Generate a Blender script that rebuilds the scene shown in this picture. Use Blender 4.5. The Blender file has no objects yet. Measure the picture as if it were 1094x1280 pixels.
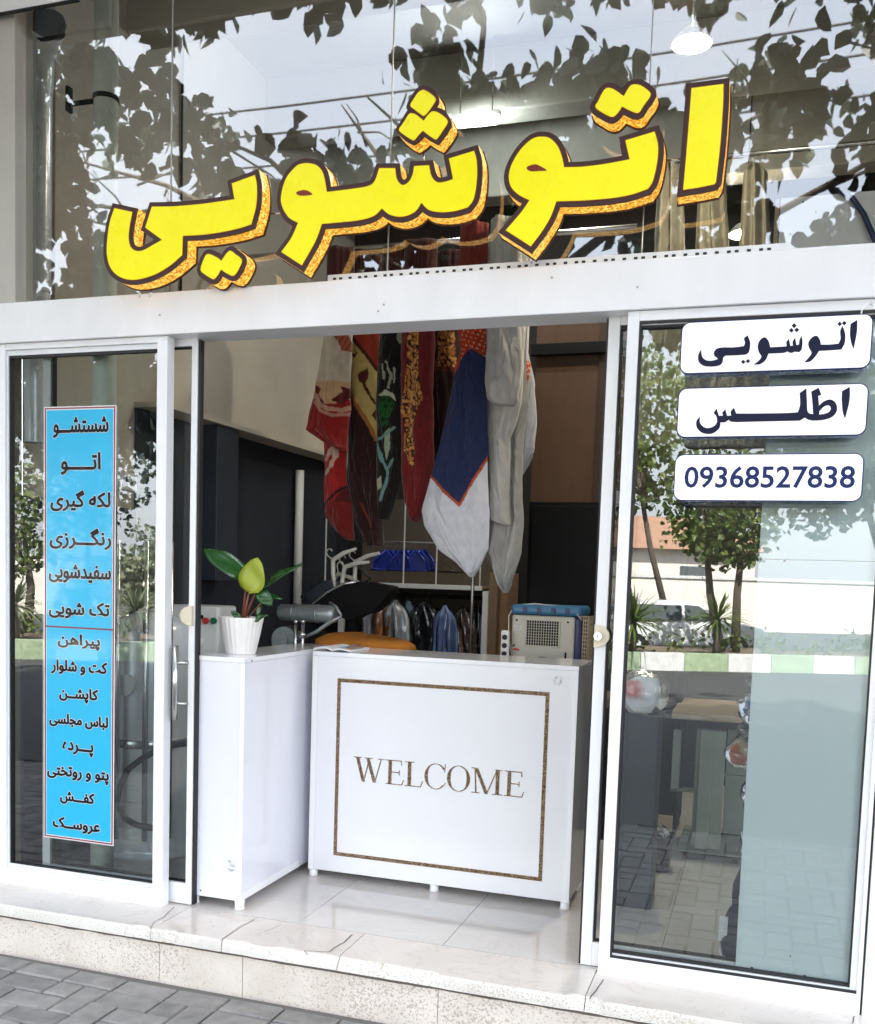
import bpy, bmesh, math, random
from mathutils import Vector, Matrix, noise
from mathutils.geometry import tessellate_polygon
R = math.radians
rnd = random.Random(7)
SC = bpy.context.scene
COL = SC.collection

# ------------------------------------------------------------------ camera, sky, sun, exposure
W_PX, H_PX, F_PX, CX, CY = 1094, 1280, 1230.0, 547.0, 819.83
CAM = Vector((0.0, -3.05, 1.235))
ROT = Matrix(((0.95006, -0.05455, 0.30725), (0.31042, 0.06444, -0.94841), (0.03194, 0.99643, 0.07816)))
cam_d = bpy.data.cameras.new('camera')
cam = bpy.data.objects.new('camera', cam_d); COL.objects.link(cam)
cam.matrix_world = Matrix.Translation(CAM) @ ROT.to_4x4()
cam_d.sensor_fit = 'VERTICAL'; cam_d.sensor_height = 36.0
cam_d.lens = F_PX / H_PX * 36.0
cam_d.shift_y = (CY - H_PX / 2) / H_PX
cam_d.clip_start = 0.02; cam_d.clip_end = 400
SC.camera = cam
SUN_EL, SUN_AZ = 52.0, 14.0            # the sun stands behind the building, which shades the pavement
world = bpy.data.worlds.new('World'); SC.world = world; world.use_nodes = True
wn = world.node_tree; bg = wn.nodes['Background']
sky = wn.nodes.new('ShaderNodeTexSky'); sky.sky_type = 'NISHITA'; sky.sun_disc = False
sky.sun_elevation = R(SUN_EL); sky.sun_rotation = R(SUN_AZ)
sky.air_density = 1.3; sky.dust_density = 3.0; sky.ozone_density = 1.0
bg.inputs[1].default_value = 0.15
wtc = wn.nodes.new('ShaderNodeTexCoord'); wnz = wn.nodes.new('ShaderNodeTexNoise'); wnz.inputs['Scale'].default_value = 2.2; wnz.inputs['Detail'].default_value = 5
wn.links.new(wtc.outputs['Generated'], wnz.inputs['Vector'])
wmr = wn.nodes.new('ShaderNodeMapRange'); wmr.inputs[1].default_value = .3; wmr.inputs[2].default_value = .7; wmr.inputs[3].default_value = .60; wmr.inputs[4].default_value = .92
wn.links.new(wnz.outputs[0], wmr.inputs[0])
wmx = wn.nodes.new('ShaderNodeMix'); wmx.data_type = 'RGBA'; wmx.inputs[7].default_value = (4.35, 4.45, 4.75, 1)     # bright thin cloud over the clear sky
wn.links.new(wmr.outputs[0], wmx.inputs[0]); wn.links.new(sky.outputs[0], wmx.inputs[6]); wn.links.new(wmx.outputs[2], bg.inputs[0])
sun_d = bpy.data.lights.new('sun', 'SUN'); sun = bpy.data.objects.new('sun', sun_d); COL.objects.link(sun)
sun_d.energy = 5.0; sun_d.angle = R(0.5); sun_d.color = (1.0, 0.95, 0.87)
sun.rotation_euler = (R(-(90 - SUN_EL)), 0, R(-SUN_AZ))
SC.view_settings.view_transform = 'Standard'; SC.view_settings.look = 'None'
SC.view_settings.exposure = 2.6; SC.view_settings.gamma = 1.0
SC.render.engine = 'CYCLES'
SC.cycles.use_denoising = True
try: SC.cycles.denoiser = 'OPENIMAGEDENOISE'
except Exception: pass
SC.cycles.max_bounces = 10; SC.cycles.transparent_max_bounces = 24
SC.cycles.diffuse_bounces = 5; SC.cycles.glossy_bounces = 5
SC.cycles.sample_clamp_indirect = 8; SC.cycles.caustics_reflective = False

# ------------------------------------------------------------------ where a viewing ray meets a real plane
def ray(x, y): return ROT @ Vector(((x - CX) / F_PX, -(y - CY) / F_PX, -1))
def PY(x, y, Y=0.0): d = ray(x, y); return CAM + d * ((Y - CAM.y) / d.y)
def PZ(x, y, Z=0.0): d = ray(x, y); return CAM + d * ((Z - CAM.z) / d.z)
def PX(x, y, X=0.0): d = ray(x, y); return CAM + d * ((X - CAM.x) / d.x)
def XZ(x, y, Y=0.0): p = PY(x, y, Y); return (p.x, p.z)

# ------------------------------------------------------------------ objects
def empty(name, loc=(0, 0, 0)):
    o = bpy.data.objects.new(name, None); o.location = loc; COL.objects.link(o); o.empty_display_size = .05
    return o
def tag(o, label, cat, group=None):
    o['label'] = label; o['category'] = cat
    if group: o['group'] = group
    return o
def thing(name, label, cat, loc=(0, 0, 0), group=None): return tag(empty(name, loc), label, cat, group)
def root_of(o):
    while o.parent: o = o.parent
    return o

class MB:
    """collects shapes in world coordinates and links them as one mesh object"""
    def __init__(s): s.v = []; s.f = []; s.m = []; s.sm = []; s.c = []
    def add(s, vs, fs, m=0, smooth=False, col=None):
        o = len(s.v); s.v += [tuple(v) for v in vs]
        s.c += [col or (1, 1, 1)] * len(vs)
        for f in fs: s.f.append(tuple(i + o for i in f)); s.m.append(m); s.sm.append(smooth)
        return s
    def box(s, x0, x1, y0, y1, z0, z1, m=0, rot=None, piv=None, col=None):
        vs = [Vector((x, y, z)) for x in (x0, x1) for y in (y0, y1) for z in (z0, z1)]
        if rot is not None:
            p = Vector(piv) if piv is not None else Vector(((x0 + x1) / 2, (y0 + y1) / 2, (z0 + z1) / 2))
            vs = [rot @ (v - p) + p for v in vs]
        return s.add(vs, [(0, 1, 3, 2), (4, 6, 7, 5), (0, 4, 5, 1), (2, 3, 7, 6), (0, 2, 6, 4), (1, 5, 7, 3)], m, False, col)
    def tube(s, pts, r, n=10, m=0, cap=True, col=None):
        pts = [Vector(p) for p in pts]; k = len(pts)
        rr = r if isinstance(r, (list, tuple)) else [r] * k
        vs = []; up = None
        for i, p in enumerate(pts):
            d = (pts[min(i + 1, k - 1)] - pts[max(i - 1, 0)]).normalized()
            if up is None: up = d.orthogonal().normalized()
            else:
                up = up - d * up.dot(d)
                up = up.normalized() if up.length > 1e-6 else d.orthogonal().normalized()
            b = d.cross(up)
            vs += [p + (up * math.cos(2 * math.pi * j / n) + b * math.sin(2 * math.pi * j / n)) * rr[i] for j in range(n)]
        fs = [(i * n + j, i * n + (j + 1) % n, (i + 1) * n + (j + 1) % n, (i + 1) * n + j) for i in range(k - 1) for j in range(n)]
        s.add(vs, fs, m, True, col)
        if cap:
            o = len(s.v) - len(vs)
            s.f.append(tuple(o + j for j in reversed(range(n)))); s.m.append(m); s.sm.append(False)
            s.f.append(tuple(o + (k - 1) * n + j for j in range(n))); s.m.append(m); s.sm.append(False)
        return s
    def lathe(s, prof, c, n=32, m=0, flute=0, fa=0.0):
        vs = []
        for (r, z) in prof:
            for j in range(n):
                a = 2 * math.pi * j / n; q = r * (1 + fa * math.cos(flute * a))
                vs.append((c[0] + q * math.cos(a), c[1] + q * math.sin(a), c[2] + z))
        k = len(prof)
        fs = [(i * n + j, i * n + (j + 1) % n, (i + 1) * n + (j + 1) % n, (i + 1) * n + j) for i in range(k - 1) for j in range(n)]
        return s.add(vs, fs, m, True)
    def poly(s, pts, y0, y1=None, m=0, side=None):
        """polygon pts in (x,z); a sheet at y0, or a solid from y0 (front) back to y1"""
        a = sum(pts[i][0] * pts[(i + 1) % len(pts)][1] - pts[(i + 1) % len(pts)][0] * pts[i][1] for i in range(len(pts)))
        if a > 0: pass
        else: pts = pts[::-1]
        n = len(pts)
        tri = tessellate_polygon([[Vector((p[0], p[1], 0)) for p in pts]])
        fs = []
        for t in tri:
            A, B, C = (pts[i] for i in t)
            cr = (B[0] - A[0]) * (C[1] - A[1]) - (B[1] - A[1]) * (C[0] - A[0])
            fs.append(tuple(t) if cr > 0 else tuple(reversed(t)))
        s.add([(p[0], y0, p[1]) for p in pts], fs, m)
        if y1 is not None:
            s.add([(p[0], y1, p[1]) for p in pts], [tuple(reversed(f)) for f in fs], m)
            vs = [(p[0], y0, p[1]) for p in pts] + [(p[0], y1, p[1]) for p in pts]
            s.add(vs, [(i, i + n, (i + 1) % n + n, (i + 1) % n) for i in range(n)], m if side is None else side)
        return s
    def build(s, name, mats, parent=None, bevel=0.0, smooth=False, seg=2):
        me = bpy.data.meshes.new(name); base = Vector((0, 0, 0))
        if parent is not None: base = root_of(parent).location
        me.from_pydata([tuple(Vector(v) - base) for v in s.v], [], s.f)
        mats = mats if isinstance(mats, (list, tuple)) else [mats]
        for m in mats: me.materials.append(m)
        for p, mi, sm in zip(me.polygons, s.m, s.sm): p.material_index = mi; p.use_smooth = sm or smooth
        if any(c != (1, 1, 1) for c in s.c):
            ca = me.color_attributes.new('Col', 'FLOAT_COLOR', 'POINT')
            for i, c in enumerate(s.c): ca.data[i].color = (c[0], c[1], c[2], 1)
        me.update()
        o = bpy.data.objects.new(name, me); COL.objects.link(o)
        if parent is not None: o.parent = parent
        if bevel > 0:
            b = o.modifiers.new('bevel', 'BEVEL'); b.width = bevel; b.segments = seg; b.limit_method = 'ANGLE'; b.angle_limit = R(40)
        return o

def smooth_poly(pts, step=6.0):
    """closed outline; points with a third value are corners, the others are passed smoothly"""
    n = len(pts); corner = [len(p) > 2 for p in pts]; P = [Vector((p[0], p[1])) for p in pts]; out = []
    for i in range(n):
        a, b = P[i], P[(i + 1) % n]; L = (b - a).length
        p0 = P[i - 1] if not corner[i] else a - (b - a) * .5
        p3 = P[(i + 2) % n] if not corner[(i + 1) % n] else b + (b - a) * .5
        k = 1 if (corner[i] and corner[(i + 1) % n]) else max(1, int(L / step))
        for j in range(k):
            t = j / k
            out.append(.5 * ((2 * a) + (b - p0) * t + (2 * p0 - 5 * a + 4 * b - p3) * t * t + (3 * a - p0 - 3 * b + p3) * t ** 3))
    return out
def offset_poly(P, d):
    a = sum(P[i].x * P[(i + 1) % len(P)].y - P[(i + 1) % len(P)].x * P[i].y for i in range(len(P)))
    s = 1 if a > 0 else -1; n = len(P); out = []
    for i in range(n):
        e0 = (P[i] - P[i - 1]).normalized(); e1 = (P[(i + 1) % n] - P[i]).normalized()
        n0 = Vector((e0.y, -e0.x)) * s; n1 = Vector((e1.y, -e1.x)) * s
        m = (n0 + n1)
        if m.length < 1e-4: m = n0
        m.normalize(); out.append(P[i] + m * d / max(.45, m.dot(n0)))
    def dist(q):
        b = 1e9
        for i in range(n):
            a_, e = P[i], P[(i + 1) % n] - P[i]; t = max(0, min(1, (q - a_).dot(e) / max(1e-12, e.length_squared))); b = min(b, (a_ + e * t - q).length_squared)
        return b
    return [q for q in out if dist(q) >= (d * .97) ** 2]

# ------------------------------------------------------------------ materials
def nmat(name):
    m = bpy.data.materials.new(name); m.use_nodes = True; return m, m.node_tree, m.node_tree.nodes['Principled BSDF']
def pmat(name, col, rough=.5, metal=0.0, var=.12, scale=6.0, bump=0.0, bscale=60.0, spec=.5, coat=0.0, emit=None, estr=0.0, rvar=0.08, trans=0.0, stretch=(1, 1, 1), sheen=0.0):
    m, nt, b = nmat(name); N, L = nt.nodes, nt.links
    tc = N.new('ShaderNodeTexCoord'); mp = N.new('ShaderNodeMapping'); L.new(tc.outputs['Object'], mp.inputs[0]); mp.inputs['Scale'].default_value = stretch
    nz = N.new('ShaderNodeTexNoise'); nz.inputs['Scale'].default_value = scale; nz.inputs['Detail'].default_value = 6; nz.inputs['Roughness'].default_value = .65
    L.new(mp.outputs[0], nz.inputs['Vector'])
    rp = N.new('ShaderNodeValToRGB'); e = rp.color_ramp.elements
    e[0].position = .25; e[1].position = .75
    e[0].color = tuple(max(0, c * (1 - var)) for c in col) + (1,); e[1].color = tuple(min(1, c * (1 + var)) for c in col) + (1,)
    L.new(nz.outputs[0], rp.inputs[0]); L.new(rp.outputs[0], b.inputs['Base Color'])
    mr = N.new('ShaderNodeMapRange'); mr.inputs[3].default_value = max(.02, rough - rvar); mr.inputs[4].default_value = min(1, rough + rvar)
    L.new(nz.outputs[0], mr.inputs[0]); L.new(mr.outputs[0], b.inputs['Roughness'])
    b.inputs['Metallic'].default_value = metal; b.inputs['Specular IOR Level'].default_value = spec; b.inputs['Coat Weight'].default_value = coat
    b.inputs['Sheen Weight'].default_value = sheen
    if emit: b.inputs['Emission Color'].default_value = tuple(emit) + (1,); b.inputs['Emission Strength'].default_value = estr
    if trans: b.inputs['Transmission Weight'].default_value = trans
    if bump:
        n2 = N.new('ShaderNodeTexNoise'); n2.inputs['Scale'].default_value = bscale; n2.inputs['Detail'].default_value = 5; L.new(mp.outputs[0], n2.inputs['Vector'])
        bp = N.new('ShaderNodeBump'); bp.inputs['Strength'].default_value = bump; bp.inputs['Distance'].default_value = .01
        L.new(n2.outputs[0], bp.inputs['Height']); L.new(bp.outputs[0], b.inputs['Normal'])
    return m
def glass_mat(name, tint, f0, ior=1.7, rough=0.0, wav=0.0):
    m = bpy.data.materials.new(name); m.use_nodes = True; nt = m.node_tree; N, L = nt.nodes, nt.links
    N.remove(N['Principled BSDF']); out = N['Material Output']
    t = N.new('ShaderNodeBsdfTransparent'); t.inputs[0].default_value = tuple(tint) + (1,)
    g = N.new('ShaderNodeBsdfGlossy'); g.inputs['Roughness'].default_value = rough; g.inputs['Color'].default_value = (.95, .98, 1, 1)
    fr = N.new('ShaderNodeFresnel'); fr.inputs['IOR'].default_value = ior
    ad = N.new('ShaderNodeMath'); ad.operation = 'ADD'; ad.use_clamp = True; ad.inputs[1].default_value = f0
    L.new(fr.outputs[0], ad.inputs[0]); mx = N.new('ShaderNodeMixShader')
    L.new(ad.outputs[0], mx.inputs[0]); L.new(t.outputs[0], mx.inputs[1]); L.new(g.outputs[0], mx.inputs[2]); L.new(mx.outputs[0], out.inputs[0])
    if wav:
        tc = N.new('ShaderNodeTexCoord'); nz = N.new('ShaderNodeTexNoise'); nz.inputs['Scale'].default_value = 2.2; nz.inputs['Detail'].default_value = 1
        L.new(tc.outputs['Object'], nz.inputs['Vector']); bp = N.new('ShaderNodeBump'); bp.inputs['Strength'].default_value = wav; bp.inputs['Distance'].default_value = .01
        L.new(nz.outputs[0], bp.inputs['Height']); L.new(bp.outputs[0], g.inputs['Normal']); 
    return m
def glitter_mat(name, c0, c1, c2, scale, metal=.8, emit=0.0):
    m, nt, b = nmat(name); N, L = nt.nodes, nt.links
    tc = N.new('ShaderNodeTexCoord'); vo = N.new('ShaderNodeTexVoronoi'); vo.inputs['Scale'].default_value = scale
    L.new(tc.outputs['Object'], vo.inputs['Vector'])
    sp = N.new('ShaderNodeSeparateColor'); L.new(vo.outputs['Color'], sp.inputs[0])
    rp = N.new('ShaderNodeValToRGB'); e = rp.color_ramp.elements; e[0].color = c0 + (1,); e[0].position = .15; e[1].color = c2 + (1,); e[1].position = .95
    x = e.new(.55); x.color = c1 + (1,)
    L.new(sp.outputs[0], rp.inputs[0]); L.new(rp.outputs[0], b.inputs['Base Color'])
    b.inputs['Metallic'].default_value = metal; b.inputs['Roughness'].default_value = .3
    bp = N.new('ShaderNodeBump'); bp.inputs['Strength'].default_value = .9; bp.inputs['Distance'].default_value = .006; bp.invert = True
    L.new(vo.outputs['Distance'], bp.inputs['Height']); L.new(bp.outputs[0], b.inputs['Normal'])
    if emit: L.new(rp.outputs[0], b.inputs['Emission Color']); b.inputs['Emission Strength'].default_value = emit
    return m
def attr_mat(name, rough=.9, bump=0.0, bscale=300, sheen=0.0, var=.15, scale=25, spec=.3, trans=0.0):
    m, nt, b = nmat(name); N, L = nt.nodes, nt.links
    at = N.new('ShaderNodeAttribute'); at.attribute_name = 'Col'
    tc = N.new('ShaderNodeTexCoord'); nz = N.new('ShaderNodeTexNoise'); nz.inputs['Scale'].default_value = scale; nz.inputs['Detail'].default_value = 6
    L.new(tc.outputs['Object'], nz.inputs['Vector'])
    mr = N.new('ShaderNodeMapRange'); mr.inputs[1].default_value = .25; mr.inputs[2].default_value = .75; mr.inputs[3].default_value = 1 - var; mr.inputs[4].default_value = 1 + var
    L.new(nz.outputs[0], mr.inputs[0]); vm = N.new('ShaderNodeVectorMath'); vm.operation = 'SCALE'
    L.new(at.outputs['Color'], vm.inputs[0]); L.new(mr.outputs[0], vm.inputs['Scale']); L.new(vm.outputs[0], b.inputs['Base Color'])
    b.inputs['Roughness'].default_value = rough; b.inputs['Sheen Weight'].default_value = sheen; b.inputs['Specular IOR Level'].default_value = spec
    if bump:
        n2 = N.new('ShaderNodeTexNoise'); n2.inputs['Scale'].default_value = bscale; n2.inputs['Detail'].default_value = 3; L.new(tc.outputs['Object'], n2.inputs['Vector'])
        bp = N.new('ShaderNodeBump'); bp.inputs['Strength'].default_value = bump; bp.inputs['Distance'].default_value = .006
        L.new(n2.outputs[0], bp.inputs['Height']); L.new(bp.outputs[0], b.inputs['Normal'])
    return m
def leaf_mat(name, c0, c1):
    m, nt, b = nmat(name); N, L = nt.nodes, nt.links
    g = N.new('ShaderNodeNewGeometry'); rp = N.new('ShaderNodeValToRGB'); e = rp.color_ramp.elements
    e[0].color = c0 + (1,); e[1].color = c1 + (1,); L.new(g.outputs['Random Per Island'], rp.inputs[0]); L.new(rp.outputs[0], b.inputs['Base Color'])
    b.inputs['Roughness'].default_value = .45
    tr = N.new('ShaderNodeBsdfTranslucent'); L.new(rp.outputs[0], tr.inputs[0]); mx = N.new('ShaderNodeMixShader'); mx.inputs[0].default_value = .3
    L.new(b.outputs[0], mx.inputs[1]); L.new(tr.outputs[0], mx.inputs[2]); L.new(mx.outputs[0], N['Material Output'].inputs[0])
    return m
def marble_mat(name, c0, c1, rough, scale=3.0, vein=.5, grime=0.0):
    m, nt, b = nmat(name); N, L = nt.nodes, nt.links
    tc = N.new('ShaderNodeTexCoord'); nz = N.new('ShaderNodeTexNoise'); nz.inputs['Scale'].default_value = scale; nz.inputs['Detail'].default_value = 9; nz.inputs['Distortion'].default_value = 1.2
    L.new(tc.outputs['Object'], nz.inputs['Vector'])
    rp = N.new('ShaderNodeValToRGB'); e = rp.color_ramp.elements; e[0].position = .3; e[1].position = .72; e[0].color = c0 + (1,); e[1].color = c1 + (1,)
    L.new(nz.outputs[0], rp.inputs[0])
    wv = N.new('ShaderNodeTexNoise'); wv.inputs['Scale'].default_value = scale * 1.7; wv.inputs['Detail'].default_value = 4; wv.inputs['Distortion'].default_value = 2.5
    L.new(tc.outputs['Object'], wv.inputs['Vector']); ab = N.new('ShaderNodeMath'); ab.operation = 'SUBTRACT'; ab.inputs[1].default_value = .5; L.new(wv.outputs[0], ab.inputs[0])
    a2 = N.new('ShaderNodeMath'); a2.operation = 'ABSOLUTE'; L.new(ab.outputs[0], a2.inputs[0])
    r2 = N.new('ShaderNodeValToRGB'); q = r2.color_ramp.elements; q[0].position = 0; q[1].position = .02; q[0].color = (1 - vein,) * 3 + (1,); q[1].color = (1, 1, 1, 1)
    L.new(a2.outputs[0], r2.inputs[0]); mx = N.new('ShaderNodeMix'); mx.data_type = 'RGBA'; mx.blend_type = 'MULTIPLY'; mx.inputs[0].default_value = 1
    L.new(rp.outputs[0], mx.inputs[6]); L.new(r2.outputs[0], mx.inputs[7]); L.new(mx.outputs[2], b.inputs['Base Color'])
    mr = N.new('ShaderNodeMapRange'); mr.inputs[3].default_value = max(.03, rough - .05); mr.inputs[4].default_value = rough + .12; L.new(nz.outputs[0], mr.inputs[0]); L.new(mr.outputs[0], b.inputs['Roughness'])
    return m
def pitted_mat(name, c0, c1, cpit, rough=.8):
    m, nt, b = nmat(name); N, L = nt.nodes, nt.links
    tc = N.new('ShaderNodeTexCoord'); nz = N.new('ShaderNodeTexNoise'); nz.inputs['Scale'].default_value = 5; nz.inputs['Detail'].default_value = 8
    L.new(tc.outputs['Object'], nz.inputs['Vector']); rp = N.new('ShaderNodeValToRGB'); e = rp.color_ramp.elements; e[0].position = .35; e[1].position = .65; e[0].color = c0 + (1,); e[1].color = c1 + (1,)
    L.new(nz.outputs[0], rp.inputs[0])
    pn = N.new('ShaderNodeTexNoise'); pn.inputs['Scale'].default_value = 150; pn.inputs['Detail'].default_value = 4; pn.inputs['Roughness'].default_value = .7; L.new(tc.outputs['Object'], pn.inputs['Vector'])
    lg = N.new('ShaderNodeTexNoise'); lg.inputs['Scale'].default_value = 3.0; lg.inputs['Detail'].default_value = 3; L.new(tc.outputs['Object'], lg.inputs['Vector'])
    am = N.new('ShaderNodeMath'); am.operation = 'MULTIPLY_ADD'; am.inputs[1].default_value = .35; L.new(lg.outputs[0], am.inputs[0]); L.new(pn.outputs[0], am.inputs[2])
    r2 = N.new('ShaderNodeValToRGB'); q = r2.color_ramp.elements; q[0].position = .74; q[1].position = .80; q[0].color = (0, 0, 0, 1); q[1].color = (1, 1, 1, 1)
    L.new(am.outputs[0], r2.inputs[0]); mx = N.new('ShaderNodeMix'); mx.data_type = 'RGBA'; mx.inputs[7].default_value = cpit + (1,)
    L.new(r2.outputs[0], mx.inputs[0]); L.new(rp.outputs[0], mx.inputs[6]); L.new(mx.outputs[2], b.inputs['Base Color']); b.inputs['Roughness'].default_value = rough
    bp = N.new('ShaderNodeBump'); bp.inputs['Strength'].default_value = .6; bp.inputs['Distance'].default_value = .004; bp.invert = True
    L.new(am.outputs[0], bp.inputs['Height']); L.new(bp.outputs[0], b.inputs['Normal'])
    return m
M = {}
M['alu'] = pmat('white_aluminium', (.80, .81, .83), .32, var=.06, scale=3, rvar=.10, stretch=(1.6, 1.6, .7))
M['alu2'] = pmat('white_aluminium_sash', (.74, .76, .78), .35, var=.04, scale=5)
M['gasket'] = pmat('black_rubber', (.012, .012, .014), .6)
M['track'] = pmat('grey_track', (.38, .39, .38), .4, metal=.4, var=.2)
M['glass'] = glass_mat('window_glass', (.92, .98, .975), .10, 1.6, rough=.006, wav=.006)
M['glass_inner'] = glass_mat('inner_window_glass', (.97, .985, .98), .0, 1.45)
M['glass_top'] = glass_mat('transom_glass', (.93, .94, .91), 0.13, 1.6, rough=.015, wav=.004)
M['marble'] = marble_mat('ledge_marble', (.60, .54, .485), (.71, .66, .60), .12, 2.2, .12)
M['tile'] = marble_mat('floor_tile', (.57, .535, .50), (.66, .625, .59), .06, 2.0, .06)
M['grout'] = pmat('grout', (.16, .15, .14), .9)
M['chip'] = pitted_mat('broken_marble_edge', (.66, .63, .58), (.78, .76, .72), (.52, .46, .38), .7)
M['riser'] = pitted_mat('pitted_limestone', (.64, .58, .51), (.74, .68, .61), (.44, .38, .33), .85)
M['paver'] = attr_mat('paver', .85, bump=.35, bscale=160, var=.22, scale=18)
M['joint'] = pmat('sand_joint', (.15, .142, .13), .95, bump=.4)
M['crack'] = pmat('crack_dirt', (.10, .085, .07), .95)
M['mdf'] = pmat('white_gloss_board', (.80, .81, .84), .13, var=.02, scale=3, coat=.3, rvar=.03)
M['mdf2'] = pmat('white_gloss_board_cool', (.76, .77, .84), .14, var=.02, scale=3, coat=.3, rvar=.03)
M['edge'] = pmat('white_edging', (.84, .84, .86), .3, var=.02)
M['plastic'] = pmat('white_plastic', (.80, .79, .76), .4, var=.05)
M['brownglit'] = glitter_mat('brown_glitter', (.09, .045, .018), (.40, .24, .11), (.78, .62, .42), 420, .5)
M['brownedge'] = pmat('brown_inlay_edge', (.25, .10, .04), .4)
M['gold'] = glitter_mat('gold_sequin', (.42, .15, .008), (.88, .40, .025), (1.0, .68, .16), 170, .5, .18)  # slight emission in the sequins stands in for the letters' halo glow
M['yellow'] = pmat('lit_yellow_face', (.84, .77, .004), .28, var=.05, emit=(.9, .83, 0), estr=.035)
M['maroon'] = pmat('dark_maroon_edge', (.035, .006, .004), .45, var=.2)
M['maroon2'] = pmat('maroon_line', (.20, .012, .006), .4, var=.2)
M['bluglit'] = glitter_mat('blue_sequin', (.04, .09, .26), (.22, .36, .66), (.75, .82, .92), 110, .5)
M['signwhite'] = pmat('sign_white', (.84, .85, .87), .25, var=.01, emit=(1, 1, 1), estr=.05)
M['navy'] = pmat('navy_letter', (.006, .008, .035), .5, var=.3, spec=.2)
M['navy2'] = pmat('navy_digit', (.008, .022, .11), .5, var=.2, spec=.2)
M['cyan'] = pmat('cyan_print', (.004, .43, .72), .35, var=.03, coat=.8)
M['bwhite'] = pmat('banner_white', (.78, .78, .78), .4, var=.02, coat=1.0)
M['bred'] = pmat('banner_red', (.22, .03, .05), .4)
M['ink'] = pmat('black_ink', (.004, .004, .008), .4, spec=.2, coat=.5)
M['wall_beige'] = pmat('beige_plaster', (.55, .49, .41), .8, var=.10, scale=2.5, bump=.1)
M['wall_grey'] = pmat('grey_plaster', (.40, .41, .38), .8, var=.10, scale=2.5, bump=.1)
M['wall_dark'] = pmat('dark_blue_grey_wall', (.017, .021, .032), .6, var=.25, scale=9, bump=.15, bscale=30)
M['duct'] = pmat('slate_metal', (.036, .044, .058), .45, var=.15)
M['ceiling'] = pmat('stained_ceiling', (.22, .20, .17), .9, var=.15, scale=3)
M['beam'] = pmat('beige_beam', (.42, .40, .34), .7, var=.1)
M['brown'] = pmat('brown_board', (.075, .034, .014), .55, var=.22, scale=3, stretch=(5, 5, .6))
M['brown2'] = pmat('dark_brown_board', (.038, .017, .008), .55, var=.2)
M['black'] = pmat('black_panel', (.007, .007, .008), .8, spec=.2)
M['blackgloss'] = pmat('black_gloss', (.012, .012, .013), .15)
M['wood'] = pmat('pale_wood', (.42, .32, .21), .5, var=.2, scale=5, stretch=(1, 8, 8))
M['woodbrown'] = pmat('brown_wood', (.20, .13, .08), .55, var=.2, scale=5, stretch=(6, 6, 1))
M['beigeboard'] = pmat('beige_board', (.085, .072, .058), .7)
M['steel'] = pmat('brushed_steel', (.62, .63, .64), .25, metal=1.0, var=.1, stretch=(1, 1, .2))
M['galv'] = pmat('galvanised_duct', (.80, .83, .86), .22, metal=.10, var=.15, stretch=(2, 2, .3))
M['pipe'] = pmat('painted_pipe', (.66, .70, .62), .5, var=.12)
M['castgrey'] = pmat('grey_hammered_metal', (.30, .33, .34), .35, metal=.6, var=.3, scale=14, bump=.15, bscale=40)
M['orange'] = pmat('orange_cloth', (.46, .165, .015), .8, var=.15, bump=.3, bscale=250)
M['paper'] = pmat('paper', (.74, .76, .80), .5, var=.1)
M['coverblue'] = pmat('printed_cover', (.20, .33, .55), .3, var=.6, scale=40)
M['coverorange'] = pmat('cover_orange', (.60, .25, .06), .3, var=.3)
M['cooler'] = pmat('cream_plastic', (.52, .49, .42), .45, var=.06)
M['coolerblue'] = pmat('blue_plastic', (.04, .16, .30), .4, var=.15)
M['navyplastic'] = pmat('navy_plastic', (.012, .025, .10), .4)
M['red'] = pmat('red_plastic', (.55, .02, .015), .3)
M['green'] = pmat('green_plastic', (.01, .14, .06), .3)
M['cream'] = pmat('cream_lock', (.66, .60, .46), .35, var=.05)
M['hanger'] = pmat('white_hanger_plastic', (.62, .60, .55), .4, var=.08)
M['bluehanger'] = pmat('blue_hanger_plastic', (.012, .03, .28), .25, var=.3, scale=30)
M['wire'] = pmat('black_wire', (.02, .02, .02), .4)
M['cloth'] = attr_mat('printed_cloth', .95, bump=.25, bscale=400, sheen=.3)
M['quilt'] = attr_mat('quilt_cloth', .9, bump=.5, bscale=130, sheen=.1, var=.10)
M['garment'] = attr_mat('garment_cloth', .9, bump=.2, bscale=200)
M['plasticfilm'] = glass_mat('clear_plastic_film', (.93, .94, .95), .04, 1.45, .12, wav=.0)
M['pot'] = pmat('white_ceramic', (.82, .80, .77), .35, var=.03)
M['soil'] = pmat('pale_pebbles', (.55, .50, .42), .9, var=.4, scale=60, bump=.6, bscale=80)
M['leaf'] = pmat('deep_green_leaf', (.018, .085, .018), .25, var=.3, scale=12, coat=.3)
M['leaflime'] = pmat('lime_leaf', (.30, .36, .03), .35, var=.25, scale=10)
M['stem'] = pmat('red_brown_stem', (.22, .07, .04), .5)
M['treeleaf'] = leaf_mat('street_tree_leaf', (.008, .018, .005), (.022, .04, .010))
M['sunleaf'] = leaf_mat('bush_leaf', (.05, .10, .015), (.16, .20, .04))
M['paleleaf'] = leaf_mat('yucca_leaf', (.09, .13, .06), (.28, .30, .18))
M['bark'] = pmat('bark', (.10, .08, .06), .9, var=.35, scale=14, bump=.7, bscale=30, stretch=(1, 1, .25))
M['asphalt'] = pmat('asphalt', (.055, .055, .055), .85, var=.2, scale=30, bump=.3)
M['kwhite'] = pmat('kerb_white_paint', (.70, .70, .68), .6, var=.22, scale=9)
M['kgreen'] = pmat('kerb_green_paint', (.34, .43, .27), .6, var=.35, scale=9)
M['soilbed'] = pmat('planting_soil', (.16, .12, .08), .95, var=.3, bump=.5)
M['stonewall'] = pmat('stone_cladding', (.46, .45, .41), .7, var=.10, scale=4, bump=.1)
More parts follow.
